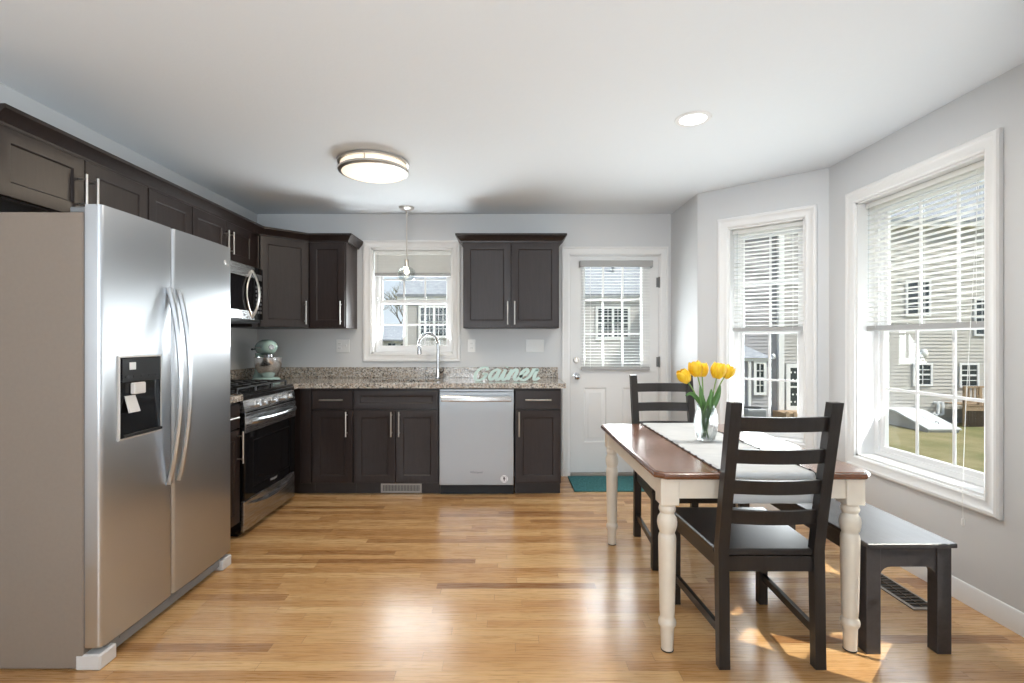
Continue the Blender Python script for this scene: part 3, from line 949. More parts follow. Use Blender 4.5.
mb.prism_y([(.527-.012, .140), (.527+.012, .140), (.527+.004, .158), (.527-.006, .162)], -.0345, -.0338); mb.box((.522, -.0345, .128), (.531, -.0338, .142))
mb.ring_frame(.527-.018, .527+.018, .143-.018, .143+.018, [(0,-.0338), (0,-.0342), (.002,-.0342), (.002,-.0338)])
obj('sticker_mark', mb, M['grey_mark'], stk)
Mfront = Matrix.Rotation(R(90), 4, 'X')
text_obj('lettering', 'Whirlpool', .024, .0004, M['grey_mark'], dw, Matrix.Translation((.303, -.0325, .196)) @ Mfront)

# toe-kick vent under the sink base
tv_ = thing('vent_grille', 'grey metal register in the toe kick under the sink base', 'vent', (-1.03, BF+.061, .006))
gw = .335
mb = MB().ring_frame(.012, gw-.012, .012, .062, [(.012,0), (.012,-.006), (0,-.006), (0,0)])
obj('frame', mb, M['vent_metal'], tv_)
mb = MB()
for k in range(26):
    x = .016+k*(gw-.032)/25; mb.box((x-.0022, -.005, .011), (x+.0022, -.001, .063))
obj('fins', mb, M['vent_metal'], tv_)
obj('backing', MB().box((.01, -.0009, .01), (gw-.01, -.0002, .064)), M['dark_slot'], tv_)

# ------------------------------------------------------------------ refrigerator
fr = thing('refrigerator', 'stainless side-by-side refrigerator with ice dispenser on the left', 'refrigerator', (-1.605, 1.897, 0), lw)
fw = .908
# local: x along +Y (0..fw), y towards the wall, front of case y=0, doors y -.065..-.005
obj('case', MB().box((0, 0, .006), (fw, .69, 1.742), .004), M['fridge_side'], fr, label='taupe-grey painted side and case')
def fdoor(x0, x1):
    pts = []
    z0, z1 = .085, 1.772
    n = 10
    mb = MB()
    # rounded vertical edges, slight crown
    prof = []
    w = x1-x0
    for k in range(7): a = PI/2*k/6; prof.append((x0+.016-.016*math.cos(a), -.052-.014*math.sin(a)))
    for k in range(1, 8):
        f = k/8; prof.append((x0+.016+(w-.032)*f, -.066-.004*math.sin(PI*f)))
    for k in range(7): a = PI/2*(1-k/6); prof.append((x1-.016+.016*math.cos(a), -.052-.014*math.sin(a)))
    prof += [(x1, -.006), (x0, -.006)]
    mb.prism(prof[::-1], z0, z1)
    return mb
split = .412
fz = obj('freezer_door', fdoor(.002, split-.0035), M['fridge_steel'], fr)
fd = obj('fridge_door', fdoor(split+.0035, fw-.002), M['fridge_steel'], fr)
obj('gasket', MB().box((.006, -.007, .09), (fw-.006, .002, 1.75)), M['fridge_trim'], fr)
def fhandle(x, side):
    rings = []; n = 24
    z0, z1 = .600, 1.495
    for k in range(n+1):
        f = k/n; z = z0+(z1-z0)*f
        out = -.068-.006-.058*math.sin(PI*f)**.8
        wv = .013
        xx = x
        rings.append([(xx-wv, out+.004, z), (xx-wv*.5, out-.006, z), (xx+wv*.5, out-.006, z), (xx+wv, out+.004, z), (xx+wv*.6, out+.014, z), (xx-wv*.6, out+.014, z)])
    mb = MB().loft(rings)
    mb.box((x-.011, -.085, z0), (x+.011, -.066, z0+.03), .003); mb.box((x-.011, -.085, z1-.03), (x+.011, -.066, z1), .003)
    return mb
obj('handle', fhandle(split-.034, -1), M['fridge_steel'], fz)
obj('handle', fhandle(split+.034, 1), M['fridge_steel'], fd)
# dispenser
dx, dX, dz0, dz1 = .078, .325, .855, 1.192
ds = obj('dispenser', MB().ring_frame(dx+.008, dX-.008, dz0+.008, dz1-.008, [(.008,-.064), (.008,-.074), (.002,-.077), (0,-.072), (0,-.0655), (0.004,-.0655)]), M['foot_white'], fz, label='black dispenser recess in a light frame')
obj('dispenser_well', MB().box((dx+.006, -.0745, dz0+.006), (dX-.006, -.0660, dz1-.006)), M['black_glass'], ds)
mb = MB().box((dx+.014, -.0790, 1.085), (dX-.014, -.0745, dz1-.012), .003)
for k in range(5): mb.box((dx+.03+k*.042, -.0805, 1.102), (dx+.05+k*.042, -.0788, 1.112), .001)
obj('control_panel', mb, M['black_plastic'], ds)
obj('water_spout', MB().box((dx+.06, -.095, 1.035), (dx+.125, -.0745, 1.082), .004), M['foot_white'], ds)
obj('paddle', MB().add([(dx+.03,-.078,1.03),(dx+.085,-.078,1.03),(dx+.085,-.1,.965),(dx+.03,-.1,.965),(dx+.03,-.0745,1.03),(dx+.085,-.0745,1.03),(dx+.085,-.092,.962),(dx+.03,-.092,.962)], [(0,1,2,3),(4,7,6,5),(0,4,5,1),(1,5,6,2),(2,6,7,3),(3,7,4,0)]), M['foot_white'], ds)
obj('drip_tray', MB().box((dx+.012, -.088, dz0+.010), (dX-.012, -.0745, dz0+.022), .002), M['black_plastic'], ds)
obj('tag', MB().box((dx+.05, -.0815, 1.135), (dx+.085, -.0790, 1.165), .001), M['sticker'], ds)
# emblem on the right door
obj('emblem', MB().lathe([(.012,-.0695),(.012,-.0725),(.008,-.0735),(.001,-.0735)], 20, (fw-.075, 0, 1.682), 'y').lathe([(.007,-.069),(.007,-.072),(.001,-.072)], 14, (fw-.048, 0, 1.672), 'y'), M['light_mark'], fd)
# hinge covers, grille, feet
for x in (.01, fw-.075):
    obj('hinge_cover', MB().box((x, -.05, 1.742), (x+.065, .06, 1.765), .004), M['fridge_trim'], fr)
mb = MB().box((.05, -.045, .022), (fw-.05, -.006, .08), .003)
for k in range(14): mb.box((.12+k*.05, -.047, .055), (.155+k*.05, -.0445, .062))
obj('base_grille', mb, M['fridge_trim'], fr)
for x in (-.0015, fw-.0835):
    obj('foot_cover', MB().box((x, -.066, 0.0), (x+.085, .03, .06), .006), M['foot_white'], fr)
obj('roller_base', MB().box((.02, .05, 0.0), (fw-.02, .66, .032)), M['black_plastic'], fr)

# ------------------------------------------------------------------ range
rg = thing('gas_range', 'stainless gas range with black oven glass beside the refrigerator', 'range', (-1.690, 3.174, 0), lw)
rw = .766
obj('body', MB().box((.002, .0, .03), (rw-.002, .615, .900)), M['black'], rg)
obj('cooktop', MB().box((.0, -.012, .898), (rw, .618, .918), .005).box((.0, -.022, .873), (rw, .0, .9), .004), M['black'], rg)
# control panel sloped
pp = [(-.001, .797), (-.030, .797), (-.020, .872), (-.001, .872)]
obj('control_panel', MB().prism_x(pp, .003, rw-.003), M['steel'], rg)
for k, x in enumerate((.15, .235, .385, .535, .62)):
    mb = MB().lathe([(.027,0),(.027,-.006),(.022,-.010),(.020,-.028),(.017,-.032),(.001,-.032)], 18, (0,0,0), 'y').box((-.005, -.042, -.020), (.005, -.026, .020), .002)
    mb.xf(Matrix.Translation((x, -.026, .835)) @ Matrix.Rotation(R(-8), 4, 'X'))
    obj('knob', mb, M['steel'], rg)
ov = obj('oven_door', MB().box((.004, -.030, .235), (rw-.004, -.001, .790), .004), M['black_glass'], rg)
obj('door_band', MB().box((.004, -.033, .665), (rw-.004, -.0295, .788), .0015), M['steel'], ov, label='stainless upper band of the oven door')
rings = []
for k in range(21):
    f = k/20; x = .045+f*(rw-.09); bow = .012+.042*math.sin(PI*f)**.6
    zc = .735-.006*math.sin(PI*f)
    rings.append([(x, -.033-bow+.014*math.cos(a), zc+.019*math.sin(a)) for a in [2*PI*j/10 for j in range(10)]])
obj('handle', MB().loft(rings), M['steel'], ov)
obj('window_mark', MB().ring_frame(.11, rw-.11, .30, .60, [(0,-.0299), (0,-.0304), (.003,-.0304), (.003,-.0299)]), M['black_plastic'], ov)
text_obj('lettering', 'Whirlpool', .024, .0004, M['light_mark'], ov, Matrix.Translation((rw*.52, -.0305, .275)) @ Mfront)
dwz = obj('drawer', MB().box((.004, -.026, .035), (rw-.004, -.001, .228), .004), M['steel'], rg)
rings = []
for k in range(21):
    f = k/20; x = .05+f*(rw-.1); zc = .195-.045*(1-math.sin(PI*f)**.7)+.0
    zc = .205 - .035*math.sin(PI*f)
    bow = .004+.014*math.sin(PI*f)**.6
    rings.append([(x, -.026-bow*1.2, zc-.004), (x, -.026-bow*.6, zc-.016), (x, -.024, zc-.012), (x, -.024, zc+.010), (x, -.026-bow*.6, zc+.010)])
obj('drawer_lip', MB().loft(rings), M['steel'], dwz)
obj('levelling_base', MB().box((.03, .03, 0.0), (rw-.03, .58, .032)), M['black_plastic'], rg)
# burners and grates
for (x, y) in ((.16, .15), (.16, .45), (.38, .30), (.60, .15), (.60, .45)):
    obj('burner', MB().lathe([(.05,.918),(.05,.926),(.036,.930),(.034,.938),(.001,.939)], 20, (x, y, 0)), M['black_matte'], rg)
for i, (gx0, gx1) in enumerate(((.02, .262), (.266, .50), (.504, .746))):
    mb = MB(); zt = .952
    mb.box((gx0, .03, zt-.012), (gx0+.012, .59, zt), .002); mb.box((gx1-.012, .03, zt-.012), (gx1, .59, zt), .002)
    for yy in (.03, .578): mb.box((gx0, yy, zt-.012), (gx1, yy+.012, zt), .002)
    for k in range(1, 6):
        yy = .03+.548*k/6; mb.box((gx0, yy, zt-.010), (gx1, yy+.009, zt+.002), .002)
    mb.box(((gx0+gx1)/2-.005, .03, zt-.010), ((gx0+gx1)/2+.005, .59, zt+.002), .002)
    for xx in (gx0, gx1-.012):
        for yy in (.03, .30, .578): mb.box((xx, yy, .916), (xx+.012, yy+.012, zt-.01))
    obj('grate', mb, M['black_matte'], rg)

# ------------------------------------------------------------------ microwave
mw = thing('microwave', 'black and stainless over-the-range microwave under the short cabinet', 'microwave', (-1.935, 3.172, 1.395), lw)
mW, mH = .765, .424
obj('case', MB().box((0, .0, 0), (mW, .376, mH-.001), .003), M['black_plastic'], mw)
dr_ = obj('door', MB().box((.002, -.022, .02), (.625, -.001, mH-.004), .004), M['black_glass'], mw)
obj('steel_band', MB().box((.002, -.0255, mH-.090), (.625, -.0215, mH-.004), .0015).box((.002, -.0255, .02), (.625, -.0215, .085), .0015), M['steel'], dr_)
mb = MB()
mb.tube([(.585-.0, -.026-.055*math.sin(PI*k/20)**.8, .035+(mH-.07)*k/20) for k in range(21)], .0095, 10, flat=(1.3,.8))
mb.tube([(.585-.085*math.sin(PI*k/20), -.027-.004*math.sin(PI*k/20), .035+(mH-.07)*k/20) for k in range(21)], .007, 10)  # second arc on the door stands in for the bar's reflection
obj('handle', mb, M['satin'], dr_)
cp = obj('control_panel', MB().box((.629, -.022, .02), (mW-.002, -.001, mH-.004), .004), M['black_glass'], mw)
mb = MB()
for i in range(7):
    for j in range(3):
        mb.box((.650+j*.034, -.0235, .07+i*.032), (.672+j*.034, -.0215, .088+i*.032), .002)
obj('keypad', mb, M['grey_mark'], cp)
obj('display', MB().box((.648, -.0232, .325), (.745, -.0216, .37), .001), M['dark_slot'], cp)
mb = MB()
for k in range(5): mb.box((.02, .03+k*.05, -.006), (mW-.02, .06+k*.05, .0005))
obj('underside_vent', mb, M['black_matte'], mw)

# ------------------------------------------------------------------ stand mixer
mx = thing('stand_mixer', 'mint green stand mixer with a steel bowl in the counter corner', 'mixer', (-2.065, 4.30, CT1+.0005), R(40))
# local: front -y
def oval(hw, y0, y1, z, n=28, p=2.4):
    out = []
    cy, hy = (y0+y1)/2, (y1-y0)/2
    for k in range(n):
        a = 2*PI*k/n
        out.append((hw*math.copysign(abs(math.cos(a))**(2/p), math.cos(a)), cy+hy*math.copysign(abs(math.sin(a))**(2/p), math.sin(a)), z))
    return out
obj('base', MB().loft([oval(.105, -.17, .15, 0), oval(.108, -.172, .152, .008), oval(.10, -.165, .145, .022), oval(.085, -.15, .13, .032)]), M['mint'], mx)
obj('column', MB().loft([oval(.085, .02, .14, .028), oval(.07, .035, .14, .06), oval(.055, .045, .145, .13), oval(.058, .03, .155, .2), oval(.062, .01, .16, .235)]), M['mint'], mx)
rings = []
for (y, hw, hz, zc) in ((-.165,.020,.022,.288), (-.16,.045,.045,.288), (-.13,.060,.058,.288), (-.06,.068,.066,.287), (.03,.070,.068,.285), (.10,.066,.062,.282), (.15,.05,.045,.28), (.168,.02,.02,.28)):
    rings.append([(hw*math.cos(2*PI*k/20), y, zc+hz*math.sin(2*PI*k/20)) for k in range(20)])
hd_ = obj('motor_head', MB().loft(rings), M['mint'], mx, angle=60)
mb = MB()
for s in (-1, 1):
    mb.box((s*.066, -.125, .279), (s*.0735, .11, .289), .003)
mb.lathe([(.021,-.176),(.023,-.172),(.023,-.155)], 16, (0, 0, .288), 'y')
obj('trim_band', mb, M['chrome'], hd_)
obj('beater_hub', MB().lathe([(.036,.225),(.038,.205),(.028,.195),(.012,.19),(.012,.12)], 18, (0,-.075,0)), M['chrome'], hd_)
obj('bowl', MB().lathe([(.045,.036),(.05,.05),(.075,.07),(.10,.11),(.110,.16),(.112,.20),(.115,.203),(.111,.203),(.107,.16),(.097,.112),(.072,.075),(.02,.06)], 32, (0,-.075,0), cap=False), M['bowl'], mx)
obj('speed_lever', MB().tube([(-.066,.08,.27), (-.085,.08,.268)], .006, 8).ellipsoid((-.09,.08,.268), (.01,.01,.01), 10, 8), M['black_plastic'], mx)

# ------------------------------------------------------------------ script sign "Gainer"
def catmull(pts, n=8):
    out = []
    P_ = [pts[0]] + list(pts) + [pts[-1]]
    for i in range(1, len(P_)-2):
        p0, p1, p2, p3 = [Vector(p) for p in P_[i-1:i+3]]
        for k in range(n):
            t_ = k/n
            out.append(.5*((2*p1)+(-p0+p2)*t_+(2*p0-5*p1+4*p2-p3)*t_*t_+(-p0+3*p1-3*p2+p3)*t_**3))
    out.append(Vector(pts[-1])); return out
sg = MB()
def stroke(pts, w, y0, y1, sx, sz, ox, shear=.32):
    q = [Vector(((ox+p.x+shear*p.y)*sx, p.y*sz)) for p in catmull(pts)]
    L, Rr = [], []
    for i, p in enumerate(q):
        d = (q[min(i+1, len(q)-1)]-q[max(i-1, 0)]).normalized()
        nrm = Vector((-d.y, d.x))
        ww_ = w*(.55+.45*abs(d.y)) * (.6 if i in (0, len(q)-1) else 1)
        L.append(p+nrm*ww_/2); Rr.append(p-nrm*ww_/2)
    rings = [[(l.x, y0, l.y), (r_.x, y0, r_.y), (r_.x, y1, r_.y), (l.x, y1, l.y)] for l, r_ in zip(L, Rr)]
    sg.loft(rings)
sx, sz, wS = .118, .112, .027
Y0_, Y1_ = -.008, .008
letters = [
 (0.0,  [[(.78,.78),(.62,.98),(.34,.97),(.10,.72),(.04,.38),(.18,.09),(.45,.04),(.70,.22),(.76,.50),(.48,.50)]]),
 (.98,  [[(.58,.70),(.42,.84),(.16,.66),(.08,.32),(.20,.08),(.40,.18),(.56,.56),(.62,.84)], [(.62,.84),(.56,.36),(.62,.08),(.80,.12),(.95,.32)]]),
 (1.80, [[(.02,.28),(.14,.62),(.18,.84)], [(.18,.84),(.14,.34),(.22,.08),(.38,.12),(.50,.32)], [(.185,.99),(.205,1.05)]]),
 (2.26, [[(.0,.30),(.10,.60),(.14,.84)], [(.14,.84),(.10,.06)], [(.11,.40),(.26,.72),(.44,.84),(.54,.66),(.50,.30),(.58,.08),(.74,.12),(.84,.28)]]),
 (3.06, [[(.02,.28),(.30,.44),(.46,.66),(.36,.86),(.16,.74),(.08,.40),(.18,.10),(.42,.06),(.62,.22),(.70,.34)]]),
 (3.72, [[(.02,.30),(.12,.62),(.16,.90)], [(.16,.90),(.30,.78),(.42,.82),(.36,.40),(.42,.10),(.58,.10),(.72,.26)]]),
]
_k = 0
for ox, sts in letters:
    for st_ in sts:
        stroke(st_, wS, Y0_-.0005*_k, Y1_+.0005*_k, sx, sz, ox); _k += 1
zmin = min(p.z for p in sg.v); xs_ = [p.x for p in sg.v]
sg.xf(Matrix.Translation((0,0,-zmin)))
kx_ = .565/(max(xs_)-min(xs_)); sg.xf(Matrix.Scale(kx_, 4, (1,0,0)))
x0s = min(p.x for p in sg.v)
sg.xf(Matrix.Translation((-x0s,0,0)))
zmax = max(p.z for p in sg.v)
so = obj('script_sign', sg, M['mint_matte'], loc=(-.277, 4.235, CT1+.0005))
tag(so, 'pale mint cut-out script word sign standing on the granite counter', 'sign')

# ------------------------------------------------------------------ outlets and switches
def plate(name, label, x0, x1, z0, z1, kinds, group=None):
    p_ = thing(name, label, 'wall plate', ((x0+x1)/2, YB-.0005, (z0+z1)/2), 0, group)
    hw, hh = (x1-x0)/2, (z1-z0)/2
    obj('cover_plate', MB().box((-hw, -.006, -hh), (hw, 0, hh), .003), M['white_plate'], p_)
    n = len(kinds)
    for i, k in enumerate(kinds):
        cx = -hw + (2*hw)*(i+.5)/n
        if k == 's':
            mb = MB().box((cx-.006, -.007, -.014), (cx+.006, -.0055, .014), .001)
            mb.box((cx-.004, -.016, -.002), (cx+.004, -.006, .010), .002)
            obj('toggle', mb, M['white_plate'], p_)
        else:
            for s in (-1, 1):
                rc = obj('receptacle', MB().box((cx-.016, -.0085, s*.021-.014), (cx+.016, -.0058, s*.021+.014), .003), M['white_plate'], p_)
                mb = MB()
                for dx_ in (-.006, .006): mb.box((cx+dx_-.0012, -.0092, s*.021-.004), (cx+dx_+.0012, -.0084, s*.021+.006))
                obj('slot', mb, M['dark_slot'], rc)
plate('outlet_plate', 'white double wall plate left of the sink window', -1.578, -1.452, 1.148, 1.268, 'os')
plate('outlet_plate', 'white single outlet plate under the right wall cabinet', -.356, -.284, 1.152, 1.268, 'o')
plate('switch_plate', 'white three-gang switch plate beside the back door', .184, .354, 1.152, 1.270, 'sss')

# ------------------------------------------------------------------ ceiling lights
fl = thing('ceiling_light', 'round brushed nickel flush-mount light with a glowing frosted drum', 'ceiling light', (-.875, 3.31, H))
obj('mounting_ring', MB().lathe([(.215,0),(.228,-.004),(.228,-.018),(.215,-.022),(.215,0)], 48, cap=False), M['satin'], fl)
obj('diffuser', MB().lathe([(.205,0),(.212,-.02),(.212,-.062),(.205,-.072),(.17,-.083),(.10,-.090),(.001,-.093)], 48, cap=False), M['lamp_warm'], fl, label='glowing frosted glass drum')
obj('band', MB().lathe([(.213,-.050),(.224,-.050),(.228,-.054),(.228,-.066),(.222,-.070),(.205,-.0735),(.205,-.070),(.213,-.066)], 48, closed=True), M['satin'], fl)
for k in range(3):
    a = 2*PI*k/3-PI/2
    mb = MB().tube([(.224*math.cos(a), .224*math.sin(a), -.018), (.224*math.cos(a), .224*math.sin(a), -.056)], .004, 8)
    obj('post', mb, M['satin'], fl)
lamp('flush_light_glow', 'AREA', (-.875, 3.31, H-.105), 10, (1.0, .84, .64), aim=(0,0,-1), size=.42)

pe = thing('pendant_light', 'slim pendant light with a clear glass globe over the sink', 'pendant light', (-.878, 4.42, H))
obj('canopy', MB().lathe([(.066,0),(.066,-.008),(.055,-.018),(.02,-.024),(.008,-.03)], 28), M['satin'], pe)
mb = MB().tube([(0,0,-.02), (0,0,-.465)], .0055, 10)
mb.lathe([(.008,-.09),(.009,-.085),(.009,-.075),(.008,-.07)], 10)
obj('rod', mb, M['satin'], pe)
obj('socket', MB().lathe([(.008,-.455),(.016,-.460),(.019,-.468),(.019,-.512),(.024,-.516),(.024,-.526),(.001,-.527)], 18), M['satin'], pe)
gl_o = [(.027,-.520),(.034,-.528),(.056,-.541),(.073,-.560),(.0825,-.585),(.081,-.612),(.070,-.634),(.054,-.648)]
gl_i = [(r-.0022, h) for (r, h) in gl_o[::-1]]
obj('glass_shade', MB().lathe(gl_o+gl_i, 36, closed=True), M['glass'], pe)
obj('bulb', MB().lathe([(.010,-.526),(.012,-.536),(.022,-.556),(.024,-.570),(.017,-.586),(.001,-.591)], 16), M['bulb'], pe)

rc_ = thing('recessed_light', 'white recessed can light glowing in the ceiling over the table', 'recessed light', (.995, 2.66, H))
obj('trim_ring', MB().lathe([(.068,-.0005),(.070,-.006),(.090,-.004),(.094,-.0005)], 36, cap=False), M['vinyl'], rc_)
obj('lens', MB().lathe([(.001,-.004),(.069,-.004),(.069,-.0005)], 36, cap=False), M['lamp_white'], rc_)
lamp('recessed_glow', 'AREA', (.995, 2.66, H-.012), 16, (1.0, .96, .90), aim=(0,0,-1), size=.13)

# ------------------------------------------------------------------ door mat, floor register
mb = MB()
nx, ny = 40, 2
mb.box((0,0,0), (.60,.455,.010), .003)
mo = obj('door_mat', mb, M['rug'], loc=(.572, 4.155, .0005)); tag(mo, 'teal woven mat on the floor in front of the back door', 'mat')
for xa in (-.003, .592): obj('hem', MB().box((xa,.0,.0), (xa+.011,.455,.0125), .003), M['rug'], mo)

vt = thing('floor_register', 'long metal floor register beneath the bench by the right wall', 'vent', (1.895, 2.325, 0), 0)
vw, vl = .125, .42
mb = MB()
fro = [(0,0), (vw,0), (vw,vl), (0,vl)]; fri = [(.014,.014), (vw-.014,.014), (vw-.014,vl-.014), (.014,vl-.014)]
mb.loft([[(p[0],p[1],0) for p in fro], [(p[0],p[1],.005) for p in fro], [(p[0],p[1],.007) for p in fri], [(p[0],p[1],.001) for p in fri]], cap=False)
obj('frame', mb, M['vent_metal'], vt)
mb = MB()
for k in range(14):
    y = .02+k*(vl-.04)/13; mb.box((.013, y-.004, .001), (vw-.013, y+.004, .005))
mb.box((vw/2-.003, .014, .001), (vw/2+.003, vl-.014, .0055))
obj('louvers', mb, M['vent_brown'], vt)
obj('duct_opening', MB().box((.012, .012, .0002), (vw-.012, vl-.012, .0012)), M['black_matte'], vt)

# ------------------------------------------------------------------ dining table
TX0, TX1, TY0, TY1, TZ = .59, 1.46, 1.965, 3.15, .733
tb = thing('dining_table', 'two-tone dining table with brown top and cream turned legs', 'table', ((TX0+TX1)/2, (TY0+TY1)/2, 0))
hw, hl = (TX1-TX0)/2, (TY1-TY0)/2
def clip_rect(hw, hl, c, z):
    return [(-hw+c,-hl,z), (hw-c,-hl,z), (hw,-hl+c,z), (hw,hl-c,z), (hw-c,hl,z), (-hw+c,hl,z), (-hw,hl-c,z), (-hw,-hl+c,z)]
o_ = .0
obj('table_edge', MB().loft([clip_rect(hw-.012, hl-.012, .035, TZ-.030), clip_rect(hw-.003, hl-.003, .035, TZ-.025), clip_rect(hw, hl, .035, TZ-.016), clip_rect(hw-.003, hl-.003, .035, TZ-.006), clip_rect(hw-.010, hl-.010, .033, TZ-.002)]), M['table_edge'], tb)
obj('tabletop', MB().loft([clip_rect(hw-.011, hl-.011, .033, TZ-.004), clip_rect(hw-.012, hl-.012, .033, TZ)]), M['table_top'], tb)
ap = MB()
li = .065
za, zc_ = .622, TZ-.030
ap.box((-hw+.10, -hl+.036, za), (hw-.10, -hl+.056, zc_)); ap.box((-hw+.10, hl-.056, za), (hw-.10, hl-.036, zc_))
ap.box((-hw+.036, -hl+.10, za), (-hw+.056, hl-.10, zc_)); ap.box((hw-.056, -hl+.10, za), (hw-.036, hl-.10, zc_))
obj('apron', ap, M['cream'], tb)
LEG = [(.0225,0),(.0235,.004),(.0265,.088),(.0285,.095),(.0345,.106),(.0355,.114),(.0345,.122),(.0285,.133),(.0275,.137),(.0285,.141),(.0300,.16),(.0345,.40),(.0350,.455),(.033,.468),(.0295,.474),(.0295,.479),(.0345,.490),(.0385,.506),(.0395,.522),(.037,.538),(.029,.552),(.0275,.558),(.0325,.566),(.034,.574),(.0325,.582),(.030,.588),(.033,.597)]
for sx_ in (-1, 1):
    for sy_ in (-1, 1):
        cx, cy = sx_*(hw-.064), sy_*(hl-.064)
        mb = MB().lathe(LEG, 24, (cx, cy, 0))
        mb.box((cx-.037, cy-.037, .596), (cx+.037, cy+.037, zc_), .002)
        lg = obj('leg', mb, M['cream'], tb)
        obj('foot_pad', MB().lathe([(.0245,.0001),(.0255,.003),(.024,.005)], 16, (cx, cy, 0)), M['black_plastic'], lg)

# runner
RX0, RX1 = .85, 1.212
RZ = TZ+.0012
def runner_sheet():
    path = []
    y = TY1+.010
    for z in (.63, .66, .69, .715): path.append((TY1+.014, z))
    path.append((TY1+.010, TZ-.004)); path.append((TY1-.002, RZ+.0015))
    n = 34
    for k in range(n+1):
        f = k/n; path.append((TY1-.03+(TY0+.03-(TY1-.03))*f, RZ))
    path += [(TY0+.008, RZ+.0012), (TY0-.004, TZ-.001), (TY0-.0095, TZ-.012), (TY0-.011, TZ-.03), (TY0-.011, TZ-.06), (TY0-.010, .640), (TY0-.010, .617)]
    nx = 14
    vs = []; fs = []
    for (y, z) in path:
        for i in range(nx+1):
            x = RX0+(RX1-RX0)*i/nx
            dy = .002*math.sin(x*60)*(1 if z < TZ-.02 else 0)
            dzz = .0012*max(0, math.sin(x*23+y*9)*math.sin(y*14+x*5)) if z >= RZ-.0001 else 0
            vs.append((x, y+dy, z+dzz))
    m = nx+1
    for j in range(len(path)-1):
        for i in range(nx):
            fs.append((j*m+i, j*m+i+1, (j+1)*m+i+1, (j+1)*m+i))
    mb = MB().add(vs, fs)
    # underside to give thickness
    n0 = len(mb.v)
    return mb, path
mb, rpath = runner_sheet()
ro = obj('table_runner', mb, M['cloth'], angle=60)
sm = ro.modifiers.new('thickness', 'SOLIDIFY'); sm.thickness = .0014; sm.offset = 1
tag(ro, 'white linen table runner with dark beaded edges along the dining table', 'table runner')
for xx in (RX0-.001, RX1+.001):
    eb = MB()
    pts = [(xx, y, z+.0022) for (y, z) in rpath]
    eb.tube(pts, .0022, 6)
    for k in range(15):
        y = TY0+.03+(TY1-TY0-.06)*k/14
        eb.ellipsoid((xx, y, RZ+.004), (.006, .006, .004), 8, 6)
    obj('beaded_edge', eb, M['black_plastic'], ro, label='dark beaded edging')

# vase + tulips
VX, VY = 1.034, 2.585
vz = RZ+.0035
va = thing('vase', 'clear cut-glass vase holding yellow tulips on the table runner', 'vase', (VX, VY, vz))
mbv = MB()
prof_o = [(.036,0),(.042,.004),(.050,.03),(.058,.065),(.0605,.095),(.057,.130),(.049,.160),(.045,.176),(.046,.185)]
prof_i = [(.043,.185),(.042,.176),(.046,.160),(.054,.130),(.0575,.095),(.055,.065),(.047,.034),(.036,.014),(.001,.012)]
seg = 48; vs = []; fs = []
allp = prof_o+prof_i
for (r_, z) in allp:
    for k in range(seg):
        a = 2*PI*k/seg
        cut = 1-.035*abs(math.sin(a*8+z*40)) if .008 < z < .165 and (r_, z) in prof_o else 1
        vs.append((r_*cut*math.cos(a), r_*cut*math.sin(a), z))
for i in range(len(allp)-1):
    for k in range(seg):
        k2 = (k+1) % seg
        fs.append((i*seg+k, i*seg+k2, (i+1)*seg+k2, (i+1)*seg+k))
fs.append(tuple(range(seg))[::-1])
obj('glass_body', mbv.add(vs, fs), M['vase_glass'], va)

def petal(h, w, a0, open_):
    """one rounded tulip petal around +z"""
    nu, nv = 9, 11
    vs = []; fs = []
    for j in range(nv):
        f = j/(nv-1)
        rad = w*open_*(math.sin(PI*(.10+.62*f))**.75)*(1-.22*f*f) + .001
        half = .80*math.sin(PI*min(.5, .16+.55*f))
        if f > .6: half *= math.sqrt(max(.02, 1-((f-.6)/.42)**2))
        for i in range(nu):
            u = -1+2*i/(nu-1); a = a0+u*half
            zz = h*f
            rr_ = rad*(1-.05*u*u)
            vs.append((rr_*math.cos(a), rr_*math.sin(a), zz))
    for j in range(nv-1):
        for i in range(nu-1):
            fs.append((j*nu+i, j*nu+i+1, (j+1)*nu+i+1, (j+1)*nu+i))
    return MB().add(vs, fs)
def leaf(path, w):
    P_ = [Vector(p) for p in path]; q = catmull(P_, 5)
    vs = []; fs = []; n = len(q)
    for i, p in enumerate(q):
        f = i/(n-1); d = (q[min(i+1, n-1)]-q[max(i-1,0)]).normalized()
        side = d.cross(Vector((0,-1,.15))).normalized()
        nrm = side.cross(d)
        hw_ = w*math.sin(PI*min(.98, f*.85+.13))**.9
        for u in (-1, -.5, 0, .5, 1):
            vs.append(p+side*hw_*u + nrm*hw_*.45*(abs(u)))
    for i in range(n-1):
        for k in range(4):
            fs.append((i*5+k, i*5+k+1, (i+1)*5+k+1, (i+1)*5+k))
    return MB().add(vs, fs)
